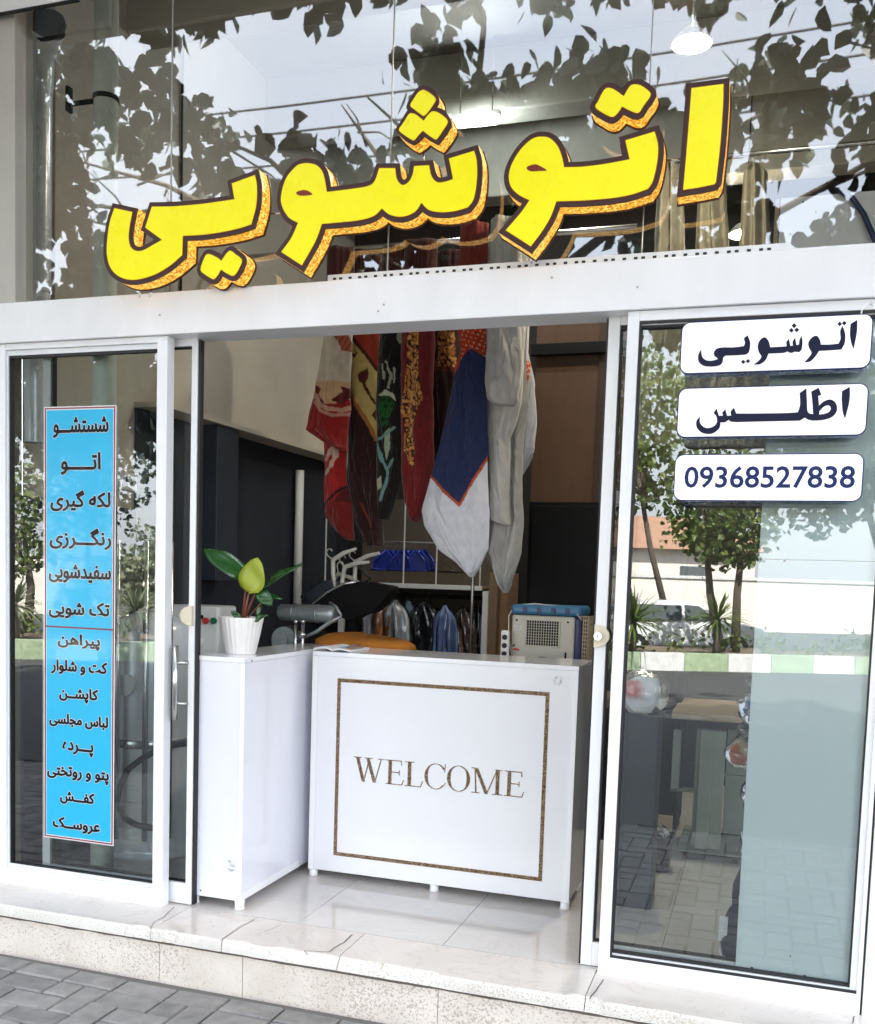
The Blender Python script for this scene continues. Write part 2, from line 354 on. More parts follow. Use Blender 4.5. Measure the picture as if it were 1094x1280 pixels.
M['facade'] = pmat('upper_render', (.45, .41, .35), .85, var=.1)
M['farwall'] = pmat('sunlit_pale_wall', (.84, .79, .70), .85, var=.1)
M['roof'] = pmat('clay_roof', (.35, .20, .13), .8, var=.2)
M['carwhite'] = pmat('white_car_paint', (.75, .75, .76), .2, coat=.6, var=.02)
M['carglass'] = pmat('tinted_car_glass', (.10, .115, .12), .05, coat=1.0)
M['tyre'] = pmat('tyre', (.02, .02, .02), .8)
M['panelblue'] = pmat('pale_blue_board', (.84, .94, .965), .35, var=.03, scale=2)
M['greygreen'] = pmat('grey_green_steel', (.27, .30, .26), .45, var=.12)
M['curtain'] = pmat('pale_cloth', (.40, .38, .31), .9, var=.1, scale=4)
M['tubelamp'] = pmat('lit_tube', (.9, .9, .9), .4, emit=(.85, .95, 1), estr=60.0)
M['bulb'] = pmat('lit_bulb', (.9, .9, .8), .4, emit=(1, .90, .70), estr=170.0)
M['lampwhite'] = pmat('lamp_shade_white', (.8, .8, .75), .4)

# ------------------------------------------------------------------ writing
FORMS = {'ا': 'ﺍﺎ', 'ب': 'ﺏﺐﺑﺒ', 'پ': 'ﭖﭗﭘﭙ', 'ت': 'ﺕﺖﺗﺘ', 'ج': 'ﺝﺞﺟﺠ', 'خ': 'ﺥﺦﺧﺨ', 'د': 'ﺩﺪ', 'ر': 'ﺭﺮ', 'ز': 'ﺯﺰ', 'س': 'ﺱﺲﺳﺴ', 'ش': 'ﺵﺶﺷﺸ',
         'ط': 'ﻁﻂﻃﻄ', 'ع': 'ﻉﻊﻋﻌ', 'ف': 'ﻑﻒﻓﻔ', 'ک': 'ﮎﮏﮐﮑ', 'گ': 'ﮒﮓﮔﮕ', 'ل': 'ﻝﻞﻟﻠ', 'م': 'ﻡﻢﻣﻤ', 'ن': 'ﻥﻦﻧﻨ', 'ه': 'ﻩﻪﻫﻬ', 'و': 'ﻭﻮ', 'ی': 'ﯼﯽﯾﯿ', 'ـ': 'ــــ'}
def shaped(w):
    out = []
    for i, ch in enumerate(w):
        if ch not in FORMS: out.append(ch); continue
        f = FORMS[ch]
        prev = i > 0 and w[i - 1] in FORMS and len(FORMS[w[i - 1]]) == 4
        nxt = i + 1 < len(w) and w[i + 1] in FORMS and len(f) == 4
        out.append(f[(1 if prev else 0) + (2 if nxt else 0)] if len(f) == 4 else f[1 if prev else 0])
    return ''.join(reversed(out))
def text_shape(body, bold):
    c = bpy.data.curves.new('lettering', 'FONT'); c.body = body; c.offset = bold; c.resolution_u = 3
    o = bpy.data.objects.new('lettering', c); COL.objects.link(o)
    bpy.context.view_layer.update()
    dg = bpy.context.evaluated_depsgraph_get(); me = bpy.data.meshes.new_from_object(o.evaluated_get(dg))
    vs = [(v.co.x, v.co.y) for v in me.vertices]; fs = [tuple(p.vertices) for p in me.polygons]
    bpy.data.objects.remove(o); bpy.data.curves.remove(c); bpy.data.meshes.remove(me)
    return vs, fs
def text_mb(mb, body, x0, x1, z0, z1, y, bold=.0, m=0, ref=None, back=None):
    """write body into the box x0..x1, z0..z1 on the plane y, facing the street"""
    vs, fs = text_shape(body, bold)
    r = ref or vs
    a0, a1 = min(v[0] for v in r), max(v[0] for v in r); b0, b1 = min(v[1] for v in r), max(v[1] for v in r)
    sx, sz = (x1 - x0) / (a1 - a0), (z1 - z0) / (b1 - b0)
    P = [(x0 + (v[0] - a0) * sx, y, z0 + (v[1] - b0) * sz) for v in vs]
    out = []
    for f in fs:
        A, B, C = P[f[0]], P[f[1]], P[f[2]]
        cr = (B[0] - A[0]) * (C[2] - A[2]) - (B[2] - A[2]) * (C[0] - A[0])
        out.append(f if cr > 0 else tuple(reversed(f)))
    mb.add(P, out, m)
    return vs

# ------------------------------------------------------------------ ground, step, street
def sheet(name, x0, x1, y0, y1, z, mat):
    o = MB().add([(x0, y0, z), (x1, y0, z), (x1, y1, z), (x0, y1, z)], [(0, 1, 2, 3)]).build(name, mat); o['kind'] = 'structure'; return o
GZ = -.178
sheet('ground', -300, 300, -300, 40, -.62, M['soilbed'])
sheet('sidewalk_bed', -14, 8, -5.2, -.19, GZ - .012, M['joint'])
# pavers, course by course, each block a little out of level
pv = MB()
def paver(x0, x1, y0, y1):
    g = .0035; h = rnd.uniform(-.0025, .0025); t = [h + rnd.uniform(-.0015, .0015) for _ in range(4)]
    b = rnd.uniform(.22, .30); col = (b * 1.0, b * .97, b * .93)
    x0 += g; x1 -= g; y0 += g; y1 -= g; e = .006
    z = GZ
    lo = [(x0, y0), (x1, y0), (x1, y1), (x0, y1)]; hi = [(x0 + e, y0 + e), (x1 - e, y0 + e), (x1 - e, y1 - e), (x0 + e, y1 - e)]
    vs = [(p[0], p[1], z - .03) for p in lo] + [(p[0], p[1], z - e + t[i]) for i, p in enumerate(lo)] + [(p[0], p[1], z + t[i]) for i, p in enumerate(hi)]
    fs = [(i, (i + 1) % 4, (i + 1) % 4 + 4, i + 4) for i in range(4)] + [(i + 4, (i + 1) % 4 + 4, (i + 1) % 4 + 8, i + 8) for i in range(4)] + [(8, 9, 10, 11)]
    pv.add(vs, fs, 0, False, col)
x = -4.6
while x < 3:
    paver(x, x + .2, -.325, -.225); x += .2
# herringbone field
a = .1
for i in range(-52, 30):
    for j in range(0, 24):
        # 45-degree stacked herringbone on the grid: horizontal block at (i,j) when (i - j) % 4 == 0, vertical when == 2... 
        k = (i - j) % 4
        X, Y = -.0 + i * a, -.325 - (j + 1) * a
        if k == 0: paver(X, X + 2 * a, Y, Y + a)
        elif k == 2 and j == 0: paver(X, X + a, Y, Y + a)
        elif k == 3 : paver(X, X + a, Y - a, Y + a) if j < 23 else None
pvo = pv.build('sidewalk', M['paver']); pvo['kind'] = 'structure'
o = sheet('sidewalk_far', -14, 8, -5.2, -2.75, GZ - .004, M['asphalt'])
sheet('road', -80, 80, -60, -5.2, -.188, M['asphalt'])
step = thing('doorstep', 'worn cream marble doorstep with a chipped front edge above pitted stone', 'step', (-1.2, 0, GZ))
cuts = [-4.2, -3.0, -1.93, -1.655, -1.235, -.43, .55, 1.6, 3.0]
# marble ledge: one slab after another, front edge broken away in places
def chip_depth(x):
    d = max(0, noise.noise(Vector((x * 9, 0, 1.3))) - .25) * .018 + max(0, noise.noise(Vector((x * 34, 2, 0))) - .2) * .008
    for (cx, w, dd) in ((-1.98, .035, .014), (-1.86, .03, .012), (-1.27, .13, .02), (-1.12, .16, .022), (-.98, .12, .018), (-.43, .06, .022), (-1.6, .06, .012), (-1.42, .05, .016), (-.2, .04, .008)):
        if abs(x - cx) < w: dd2 = dd * (1 - (abs(x - cx) / w) ** 4); d = max(d, dd2 * (.55 + .6 * abs(noise.noise(Vector((x * 40, 5, 1))))))
    return d * 1.5
for i in range(len(cuts) - 1):
    x0, x1 = cuts[i] + .0015, cuts[i + 1] - .0015; n = max(8, int((x1 - x0) / .012)); mb = MB(); rows = []
    for k in range(n + 1):
        x = x0 + (x1 - x0) * k / n; d = chip_depth(x)
        j = noise.noise(Vector((x * 25, 7, 3))) * .0012
        rows.append([(x, .045, 0), (x, -.17, 0), (x, -.192 + d, -.0 - d * .1), (x, -.2 + d * .9 + j, -.007 - d * .35), (x, -.201 + d * .55 + j, -.024), (x, -.2 + d * .25, -.040), (x, -.17, -.042), (x, .045, -.042)])
    vs = [p for r in rows for p in r]; fs = []; ms = []
    for k in range(n):
        for q in range(7):
            a0 = k * 8 + q; mb_i = 1 if 2 <= q <= 4 else 0
            ms.append(mb_i); fs.append((a0, a0 + 1, a0 + 9, a0 + 8))
    mb.v = vs; mb.f = fs; mb.m = ms; mb.sm = [False] * len(fs); mb.c = [(1, 1, 1)] * len(vs)
    e0 = [q for q in range(8)]; mb.f.append(tuple(reversed(e0))); mb.m.append(0); mb.sm.append(False); mb.f.append(tuple(n * 8 + q for q in range(8))); mb.m.append(0); mb.sm.append(False)
    mb.build('ledge_slab', [M['marble'], M['chip']], step)
rcuts = [-4.2, -3.1, -1.902, -1.579, -.889, .1, 1.5, 3.0]
for i in range(len(rcuts) - 1):
    MB().box(rcuts[i] + .001, rcuts[i + 1] - .001, -.19 + .001 * (i % 2), .04, GZ - .02, -.0425).build('riser_slab', M['riser'], step, bevel=.0015)
# mortar bead under the ledge, cracks in the marble
mo = MB()
pts = [(x_ / 100, -.1935 - .004 * abs(noise.noise(Vector((x_ * .31, 0, 0)))), -.0445 - .004 * noise.noise(Vector((x_ * .13, 3, 0)))) for x_ in range(-420, 300, 3)]
mo.tube(pts, .0035, 5).build('mortar_bead', M['crack'], step)
ck = MB()
def crack(pix, w=.0012, Z=.0012):
    P = [PZ(px, py, Z) for px, py in pix]; Q = []
    for i in range(len(P) - 1):
        for k in range(5):
            q = P[i].lerp(P[i + 1], k / 5); Q.append(q + Vector((rnd.uniform(-1, 1), rnd.uniform(-1, 1), 0)) * .0016)
    Q.append(P[-1])
    for i in range(len(Q) - 1):
        d = (Q[i + 1] - Q[i]).normalized(); s = Vector((-d.y, d.x, 0)) * w
        ck.add([Q[i] - s, Q[i] + s, Q[i + 1] + s, Q[i + 1] - s], [(0, 3, 2, 1)])
crack([(218, 1133), (205, 1146), (193, 1152), (188, 1161)]); crack([(440, 1168), (430, 1178), (418, 1184), (411, 1190)], .002)
crack([(411, 1190), (380, 1188), (385, 1194)]); crack([(352, 1156), (330, 1165)], .0008); crack([(275, 1176), (300, 1158), (318, 1150)], .001)
crack([(755, 1224), (737, 1249)], .0015); crack([(1068, 1270), (1066, 1279)], .0015)
ck.build('crack_lines', M['crack'], step)

# ------------------------------------------------------------------ the shop building
shop = thing('shop_building', 'shop building with white aluminium front, tall glass transom and open sliding doors', 'shop', (-1.2, 0, 0))
XL, XR, YB, ZC = -2.74, 3.6, 3.3, 3.95
MB().box(XL - 3.2, -2.90, -.03, .30, GZ, 3.55).box(-2.90, -2.668, -.005, .09, 2.2005, 3.55).build('pilaster', M['stonewall'], shop, bevel=.004)
MB().box(-12, 9, -.02, .098, 3.55, 10.0).box(-12, 9, .0985, 6.5, 4.1, 10.0).build('upper_wall', M['facade'], shop)
MB().box(XL - .16, XL, .30, YB, 0, ZC).build('left_wall', M['wall_beige'], shop)
MB().box(XR, XR + .2, 0.0, YB, 0, ZC).build('right_wall', M['wall_grey'], shop)
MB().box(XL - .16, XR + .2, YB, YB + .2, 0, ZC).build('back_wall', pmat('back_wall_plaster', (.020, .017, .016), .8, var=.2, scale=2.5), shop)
MB().box(XL - .16, XR + .2, .30, YB + .2, 3.4, 3.5).build('ceiling', M['ceiling'], shop) if False else None
cl = MB().box(XL, XR, .10, YB, ZC, ZC + .08)
cl.build('ceiling', M['ceiling'], shop)
bm_ = MB()
for (yy, z0, z1) in ((.75, 3.55, 3.95), (2.0, 3.63, 3.95), (2.75, 3.5, 3.95)): bm_.box(XL + .001, XR - .001, yy, yy + .16, z0, z1 - .001)
bm_.build('ceiling_beam', M['beam'], shop, bevel=.01)
# low dark cladding on the left wall and the box duct on it
MB().box(XL, XL + .02, .83, YB - .001, .001, 1.965).build('dark_wall_cladding', M['wall_dark'], shop, bevel=.003)
MB().box(XL + .0, XL + .16, .83, 2.9, 1.966, 1.99).build('wall_ledge', M['wall_beige'], shop)
# tiled floor
fl = MB(); tx = [-2.735, -2.2, -1.494, -.952, -.25, .35, .95, 1.55, 2.15, 2.75, 3.35]; ty = [.0475, .72, 1.33, 1.94, 2.55, 3.16, 3.3]
for i in range(len(tx) - 1):
    for j in range(len(ty) - 1):
        fl.box(tx[i] + .0012, tx[i + 1] - .0012, ty[j] + .0012, ty[j + 1] - .0012, -.03, 0)
fl.build('tiled_floor', M['tile'], shop)
MB().box(-2.74, 3.4, .0465, 3.3, -.04, -.0025).build('floor_grout', M['grout'], shop)

# header, transom
hd = MB().box(-2.899, 2.6, -.012, .12, 2.055, 2.2)
header = hd.build('header_beam', M['alu'], shop, bevel=.003)
scr = MB()
for (px, py) in ((200, 394), (473, 389), (797, 359), (480, 381), (690, 347)):
    p = PY(px, py, -.012); scr.tube([(p.x, -.0145, p.z), (p.x, -.011, p.z)], .0035, 8)
scr.build('screw', M['track'], header)
# perforated angle strip on the header
st = MB(); p0 = -1.425; p1 = .03
st.box(p0, p1, .03, .034, 2.2, 2.232).box(p1 + .002, 1.2, .03, .034, 2.2, 2.215)
strip = st.build('perforated_strip', M['alu2'], shop)
hl = MB()
xx = p0 + .02; k = 0
while xx < p1 - .03:
    hl.box(xx, xx + .011, .0285, .0295, 2.2145, 2.2215); xx += .034 if k % 3 else .022; k += 1
hl.build('strip_hole', M['gasket'], strip)
tr = MB(); J = [-2.668, -2.045, -1.22, -.395, .43, 1.25, 2.1]
for i in range(len(J) - 1):
    tr.box(J[i] + .0015, J[i + 1] - .0015, .05, .0505, 2.19, 3.56)
trans = thing('transom_pane', '', '') if False else None
for i in range(len(J) - 1):
    w = MB().add([(J[i] + .0018, .05, 2.19), (J[i + 1] - .0018, .05, 2.19), (J[i + 1] - .0018, .05, 3.56), (J[i] + .0018, .05, 3.56)], [(0, 1, 2, 3)])
    w.build('transom_pane', M['glass_top'], shop)
M['seal'] = pmat('clear_silicone', (.35, .37, .36), .4)
for xj in J[1:-1]: MB().box(xj - .0016, xj + .0016, .047, .053, 2.2, 3.55).build('pane_seal', M['seal'], shop)

# glazed panels and doors -------------------------------------------------
def frame(mb, x0, x1, z0, z1, y0, y1, l, r, t, b):
    if l: mb.box(x0, x0 + l, y0, y1, z0, z1)
    if r: mb.box(x1 - r, x1, y0, y1, z0, z1)
    if t: mb.box(x0 + l, x1 - r, y0 + .0007, y1 - .0007, z1 - t, z1)
    if b: mb.box(x0 + l, x1 - r, y0 + .0007, y1 - .0007, z0, z0 + b)
def pane(x0, x1, z0, z1, y, name, parent, mat):
    return MB().add([(x0, y, z0), (x1, y, z0), (x1, y, z1), (x0, y, z1)], [(0, 1, 2, 3)]).build(name, mat, parent)
# left fixed panel
mb = MB(); frame(mb, -2.80, -2.02, 0, 2.054, 0, .045, .08, .042, .022, .066)
lw = mb.build('fixed_window', M['alu'], shop, bevel=.002); lw['label'] = 'left glazed panel beside the open doorway'
mb = MB(); frame(mb, -2.719, -2.063, .067, 2.031, .008, .04, .008, .002, .018, .014); mb.build('sash', M['alu2'], lw)
mb = MB(); frame(mb, -2.710, -2.0655, .0815, 2.0125, .012, .036, .003, .004, .008, .003); mb.build('gasket', M['gasket'], lw)
pane(-2.709, -2.064, .082, 2.011, .024, 'pane', lw, M['glass'])
# left sliding door, pushed open behind the fixed panel
mb = MB(); frame(mb, -2.60, -1.936, .003, 2.06, .06, .098, .035, .024, .03, .078)
ld = mb.build('sliding_door', M['alu'], shop, bevel=.002); ld['label'] = 'left sliding door pushed open'
mb = MB(); mb.box(-1.9355, -1.926, .066, .088, .004, 2.05); frame(mb, -2.563, -1.961, .082, 2.029, .07, .09, .004, .004, .004, .004)
mb.build('gasket', M['gasket'], ld)
pane(-2.56, -1.962, .083, 2.028, .08, 'pane', ld, M['glass_inner'])
# right sliding door
mb = MB(); frame(mb, -.487, .362, .003, 2.06, .06, .098, .036, .035, .03, .078)
rd = mb.build('sliding_door', M['alu'], shop, bevel=.002); rd['label'] = 'right sliding door with cream lock plate'
mb = MB(); mb.box(-.493, -.4875, .062, .098, .004, 2.05); frame(mb, -.45, .326, .082, 2.029, .07, .09, .005, .004, .012, .004); mb.build('gasket', M['gasket'], rd)
pane(-.448, .325, .083, 2.028, .08, 'pane', rd, M['glass_inner'])
# right fixed panel and the frame past it
mb = MB(); frame(mb, -.421, .346, 0, 2.054, 0, .045, .035, .012, .03, .061); mb.box(.352, .46, -.004, .06, 0, 2.054)
rw = mb.build('fixed_window', M['alu'], shop, bevel=.002); rw['label'] = 'right glazed panel with three white signs'
mb = MB(); frame(mb, -.385, .334, .062, 2.023, .008, .04, .002, .018, .010, .012); mb.build('sash', M['alu2'], rw)
mb = MB(); frame(mb, -.3855, .3455, .0615, 2.0235, .002, .0075, .006, .010, .008, .008); frame(mb, -.382, .3155, .0755, 2.012, .012, .036, .003, .003, .006, .004); mb.box(.3465, .3515, .004, .05, 0, 2.05); mb.build('gasket', M['gasket'], rw)
pane(-.381, .3145, .0755, 2.011, .024, 'pane', rw, M['glass'])
pane(.462, 1.4, .03, 2.05, .024, 'pane', rw, M['glass'])
mb = MB(); frame(mb, .461, 1.45, 0, 2.054, .001, .045, .03, .03, .03, .06); mb.build('fixed_window', M['alu'], shop)
# fittings on the doors
def lock(xc, zc, left, parent):
    h = .072; n = 16; w = .048
    pts = [(xc, zc + h / 2)] + [(xc + (-w if left else w) * math.sin(math.pi * k / n), zc + h / 2 * math.cos(math.pi * k / n)) for k in range(n + 1)] + [(xc, zc - h / 2)]
    o = MB().poly(pts, .044, .0595).build('lock_plate', M['cream'], parent, bevel=.003)
    if not left:
        MB().tube([(xc + .014, .030, zc), (xc + .014, .0435, zc)], .013, 20).build('lock_cylinder', M['steel'], o)
        MB().box(xc + .013, xc + .0148, .0286, .0296, zc - .006, zc + .006).build('keyhole', M['gasket'], o)
lp = PY(226, 769, .06); lock(-1.938, lp.z, True, ld)
lp = PY(752, 795, .06); lock(-.4868, lp.z, False, rd)
def pull(x, z0, z1, parent):
    mb = MB().tube([(x, .028, z0), (x, .028, z1)], .010, 16)
    for z in (z0 + (z1 - z0) * .22, z0 + (z1 - z0) * .77): mb.tube([(x, .03, z), (x + .022, .045, z), (x + .03, .062, z)], .007, 10)
    mb.build('pull_handle', M['steel'], parent)
a, b = PY(220, 807, .03), PY(219, 900, .03); pull(a.x, b.z, a.z, ld)
a, b = PY(768, 840, .05), PY(766, 945, .05)
MB().box(a.x - .010, a.x + .010, .048, .058, b.z, a.z).build('pull_handle', M['steel'], rd, bevel=.003)

# ------------------------------------------------------------------ the big lit sign
SY = -.080                              # face plane of the channel letters
def px_outline(pts, ox, oy, s, Y, step=6):
    return [Vector(XZ(ox + p.x / s, oy + p.y / s, Y)) for p in smooth_poly(pts, step * s / 4.5)]
c = 1
YI = [(112, 278, c), (213, 300, c), (198, 380), (192, 450), (205, 500), (240, 522), (280, 516), (330, 488), (383, 458, c), (287, 388, c), (325, 270, c), (450, 268), (600, 255), (700, 242), (795, 228, c), (780, 138, c), (910, 90, c), (922, 150), (918, 260), (890, 370, c), (800, 398), (650, 425), (500, 436, c), (497, 545, c), (420, 610), (330, 660), (230, 685), (150, 672), (95, 625), (70, 550), (72, 450), (88, 350)]
YID = [(640, 540), (690, 556), (720, 578, c), (765, 522), (800, 540), (836, 574), (818, 625), (790, 662), (750, 648), (718, 626, c), (690, 672), (668, 680), (620, 650), (603, 630), (612, 590)]
SHU = [(185, 98), (225, 110), (255, 150), (272, 238, c), (380, 225), (470, 210), (505, 185), (528, 122, c), (605, 122, c), (614, 175), (640, 204), (670, 190), (690, 155), (698, 112, c), (770, 108, c), (782, 160), (810, 190), (850, 188), (888, 175, c), (868, 75, c), (990, 38, c), (1003, 90), (1003, 180), (988, 270), (960, 312, c), (900, 330), (830, 336), (770, 325), (733, 290, c), (700, 335), (640, 358), (580, 348), (540, 318, c), (500, 355), (430, 375), (340, 385), (248, 393, c), (215, 480), (150, 595, c), (50, 530, c), (100, 460), (132, 388, c), (85, 360), (52, 300), (52, 240), (75, 170), (120, 115), (150, 100)]
SHE = [(123, 242), (150, 230), (178, 232), (202, 250), (165, 256), (135, 254)]
SD1 = [(520, 200), (560, 205), (640, 255), (695, 310), (690, 350), (620, 460), (545, 540), (500, 520), (420, 460), (362, 405), (400, 330), (460, 240)]
SD2 = [(345, 520), (385, 512), (440, 530), (540, 608, c), (600, 530), (655, 485), (720, 495), (800, 545), (855, 605), (845, 660), (780, 760), (715, 850), (680, 850), (600, 795), (527, 740, c), (470, 800), (415, 865), (380, 860), (300, 810), (212, 735), (260, 650)]
SDO = [(515, 125), (600, 145), (690, 215), (740, 310), (735, 380), (708, 425, c), (800, 455), (870, 540), (910, 640), (880, 720), (800, 840), (735, 920), (700, 912), (620, 870), (545, 818, c), (480, 880), (410, 925), (370, 915), (280, 860), (165, 735), (210, 640), (300, 490), (320, 465, c), (303, 420), (340, 330), (400, 230), (460, 155)]
TU = [(270, 390), (320, 398), (365, 440), (392, 500), (408, 572, c), (520, 568), (650, 552), (797, 525, c), (772, 412, c), (945, 360, c), (965, 440), (960, 540), (935, 650), (905, 700, c), (800, 735), (680, 755), (520, 768), (362, 773, c), (325, 870), (270, 960), (210, 1040, c), (62, 945, c), (110, 890), (160, 830), (203, 767, c), (140, 735), (95, 690), (80, 630), (95, 560), (140, 480), (190, 425), (230, 398)]
TUE = [(185, 577), (205, 562), (240, 555), (275, 570), (305, 590), (260, 594), (210, 595)]
TUD = [(660, 102), (700, 108), (762, 150, c), (800, 90), (835, 80), (870, 90), (915, 125), (918, 150), (880, 205), (848, 248), (800, 235), (752, 210, c), (725, 250), (695, 272), (650, 255), (595, 215), (610, 180), (635, 130)]
ALF = [(247, 188, c), (530, 152, c), (525, 350), (500, 700), (463, 1020, c), (450, 1040, c), (330, 1065), (172, 1090, c), (190, 900), (215, 600), (235, 350)]
sign = thing('shop_sign', 'large yellow lit channel letters with dark edge and gold sequin sides on the glass', 'shop sign', (-1.15, SY, 2.21))
BORD = .0160
def channel_letter(faces, tr, eyes=(), outer=None):
    ox, oy, s = tr
    ins = [px_outline(f, ox, oy, s, SY) for f in faces]
    out = px_outline(outer, ox, oy, s, SY) if outer else offset_poly(ins[0], BORD)
    tup = lambda P: [(p.x, p.y) for p in P]
    # returns and back plate
    mb = MB(); mb.poly(tup(out), SY + .0005, SY + .054)
    let = mb.build('sign_letter', M['gold'], sign)
    MB().poly(tup(offset_poly(out, .004)), SY + .0545, SY + .061).build('back_plate', M['maroon'], let)
    MB().poly(tup(out), SY - .0035, SY + .003).build('letter_edge', M['maroon'], let)
    red = MB()
    for q in ins: red.poly(tup(offset_poly(q, .0028)), SY - .0048, SY - .0033)
    red.build('letter_outline', M['maroon2'], let)
    yl = MB()
    for q in ins: yl.poly(tup(q), SY - .0066, SY - .0045)
    yl.build('letter_face', M['yellow'], let)
    if eyes:
        MB().poly(tup(px_outline(eyes, ox, oy, s, SY)), SY - .0078, SY - .0064).build('letter_eye', M['maroon2'], let)
    so_ = MB()
    xs = [p.x for p in out]; zs = [p.y for p in out]
    return let
channel_letter([ALF], (830, 85, 7.11))
channel_letter([TU], (620, 90, 4.757), TUE)
channel_letter([TUD], (620, 90, 4.757))
channel_letter([SHU], (340, 180, 3.907), SHE)
channel_letter([SD1, SD2], (480, 95, 10.67), (), SDO)
channel_letter([YI], (120, 200, 4.558))
channel_letter([YID], (120, 200, 4.558))
for (a_, b_) in (((832, 201), (853, 199)), ((529, 190), (531, 203)), ((338, 267), (352, 267)), ((666, 318), (664, 330)), ((190, 360), (188, 372)), ((176, 361), (175, 372)), ((908, 199), (930, 196)), ((640, 255), (655, 250))):
    A, B = PY(a_[0], a_[1], SY + .07), PY(b_[0], b_[1], SY + .07); MB().tube([A, B], .003, 8).build('sign_bracket', M['steel'], sign)
for (px, py) in ((880, 160), (700, 250), (800, 200), (420, 250), (560, 230), (180, 310), (290, 260), (530, 150), (785, 130), (283, 330)):
    A = PY(px, py, SY + .09); MB().tube([A, (A.x, .049, A.z)], .005, 8).build('sign_bracket', M['steel'], sign)

# ------------------------------------------------------------------ three small white sign boxes with slightly emissive faces on the right panel
def sign_box(label, z0, z1, letters=None, digits=None):
    t = thing('sign_box', label, 'sign', (0, -.09, z0), 'white sign boxes on the right panel')
    x0, x1 = -.25, .25; r = .022
    def rr(e):
        P = []
        for (cx, cz, a0) in ((x1 - r, z1 - r, 0), (x0 + r, z1 - r, 90), (x0 + r, z0 + r, 180), (x1 - r, z0 + r, 270)):
            for k in range(7): a = R(a0 + 15 * k); P.append((cx + (r + e) * math.cos(a), cz + (r + e) * math.sin(a)))
        return P
    MB().poly(rr(-.002), -.098, -.02).build('sign_side', M['bluglit'], t)
    MB().poly(rr(.0032), -.1, -.095).build('sign_edge', M['navy2'], t)
    f = MB().poly(rr(0), -.1025, -.0995).build('sign_face', M['signwhite'], t)
    mb = MB()
    if letters:
        for i, g in enumerate(letters):
            P = [Vector(XZ(840 + p.x / 4.307, 385 + p.y / 4.307, -.1025)) for p in smooth_poly(g, 8)]
            mb.poly([(p.x, p.y) for p in P], -.1032 - .00025 * i)
    if digits:
        a_, b_ = XZ(855, 612, -.1025), XZ(1070, 582, -.1025)
        h = .062; zc = (z0 + z1) / 2 + .001
        text_mb(mb, digits, a_[0], b_[0], zc - h / 2, zc + h / 2, -.1032, .015)
    mb.build('lettering', M['navy'] if letters else M['navy2'], f)
    return t
def dia(x, y, r=14): return [(x, y - r, 1), (x + r, y, 1), (x, y + r, 1), (x - r, y, 1)]
L1 = [[(962, 85, c), (998, 64, c), (996, 130), (978, 222, c), (966, 190), (958, 140)],
      [(918, 96, c), (933, 140), (930, 190), (912, 224, c), (860, 228), (792, 232, c), (775, 258), (745, 288), (712, 293, c), (735, 268), (752, 242), (738, 215), (735, 185), (755, 158), (780, 150), (797, 172), (802, 197, c), (850, 197), (897, 192, c), (908, 165), (906, 125)],
      dia(903, 86, 13), dia(928, 82, 13),
      [(697, 150, c), (703, 180), (699, 222), (686, 238, c), (660, 236, c), (640, 243), (622, 234, c), (600, 242), (520, 246, c), (505, 280), (475, 303), (438, 306, c), (465, 286), (482, 262), (468, 238), (462, 205), (475, 172), (500, 158), (520, 178), (530, 212, c), (600, 208), (618, 206, c), (616, 185), (630, 166, c), (638, 205, c), (652, 203, c), (650, 182), (664, 160, c), (670, 200, c), (684, 198, c), (687, 172)],
      dia(658, 96, 14), dia(643, 121, 13), dia(672, 119, 13),
      [(408, 148, c), (422, 190), (414, 240), (395, 252, c), (350, 255), (290, 257, c), (276, 268), (274, 290), (258, 309), (220, 316), (172, 312), (145, 290), (142, 255), (158, 222, c), (163, 262), (185, 282), (220, 284), (248, 274), (230, 260), (226, 240), (242, 220), (275, 213), (330, 213), (388, 206, c), (394, 185), (388, 165)],
      dia(384, 291, 12), dia(410, 287, 12)]
L2 = [[(915, 448, c), (958, 424, c), (956, 500), (932, 598, c), (920, 560), (914, 500)],
      [(750, 450, c), (790, 429, c), (805, 468, c), (788, 474, c), (792, 530), (793, 572), (780, 590), (762, 580), (757, 520)],
      [(786, 530, c), (820, 502), (855, 493), (882, 512), (889, 550), (865, 585), (815, 603), (750, 607, c), (750, 573, c), (800, 573), (842, 562), (856, 540), (843, 524), (818, 532), (795, 556, c)],
      [(688, 458, c), (724, 432, c), (727, 500), (732, 560), (764, 573, c), (764, 606, c), (735, 602), (715, 590, c), (690, 607, c), (500, 611), (350, 615, c), (318, 612), (305, 602, c), (285, 616), (262, 616, c), (254, 650), (215, 677), (165, 673), (135, 645), (132, 610), (152, 583, c), (152, 620), (180, 645), (215, 642), (241, 620), (240, 585), (224, 566, c), (240, 540, c), (253, 580, c), (275, 580, c), (271, 565), (288, 545, c), (297, 580, c), (320, 579, c), (316, 560), (334, 536, c), (346, 568, c), (440, 568), (600, 566), (678, 562, c), (690, 520)]]
sign_box('white sign box with navy Persian letters, uppermost of the three beside the doorway', 1.845, 1.985, L1)
sign_box('white sign box with one short navy Persian word drawn out long', 1.665, 1.80, L2)
sign_box('white sign box showing a telephone number in navy digits', 1.485, 1.612, None, '09368527838')
hk = MB(); A = PY(1086, 392, -.06); hk.tube([(A.x - .02, -.06, 1.98), (A.x - .018, -.06, 2.01), (A.x, -.05, 2.03), (A.x + .012, -.02, 2.03), (A.x + .012, .0, 2.045)], .0022, 8)
tag(hk.build('hanging_wire', M['edge']), 'thin white wire looped above the uppermost white sign', 'wire')

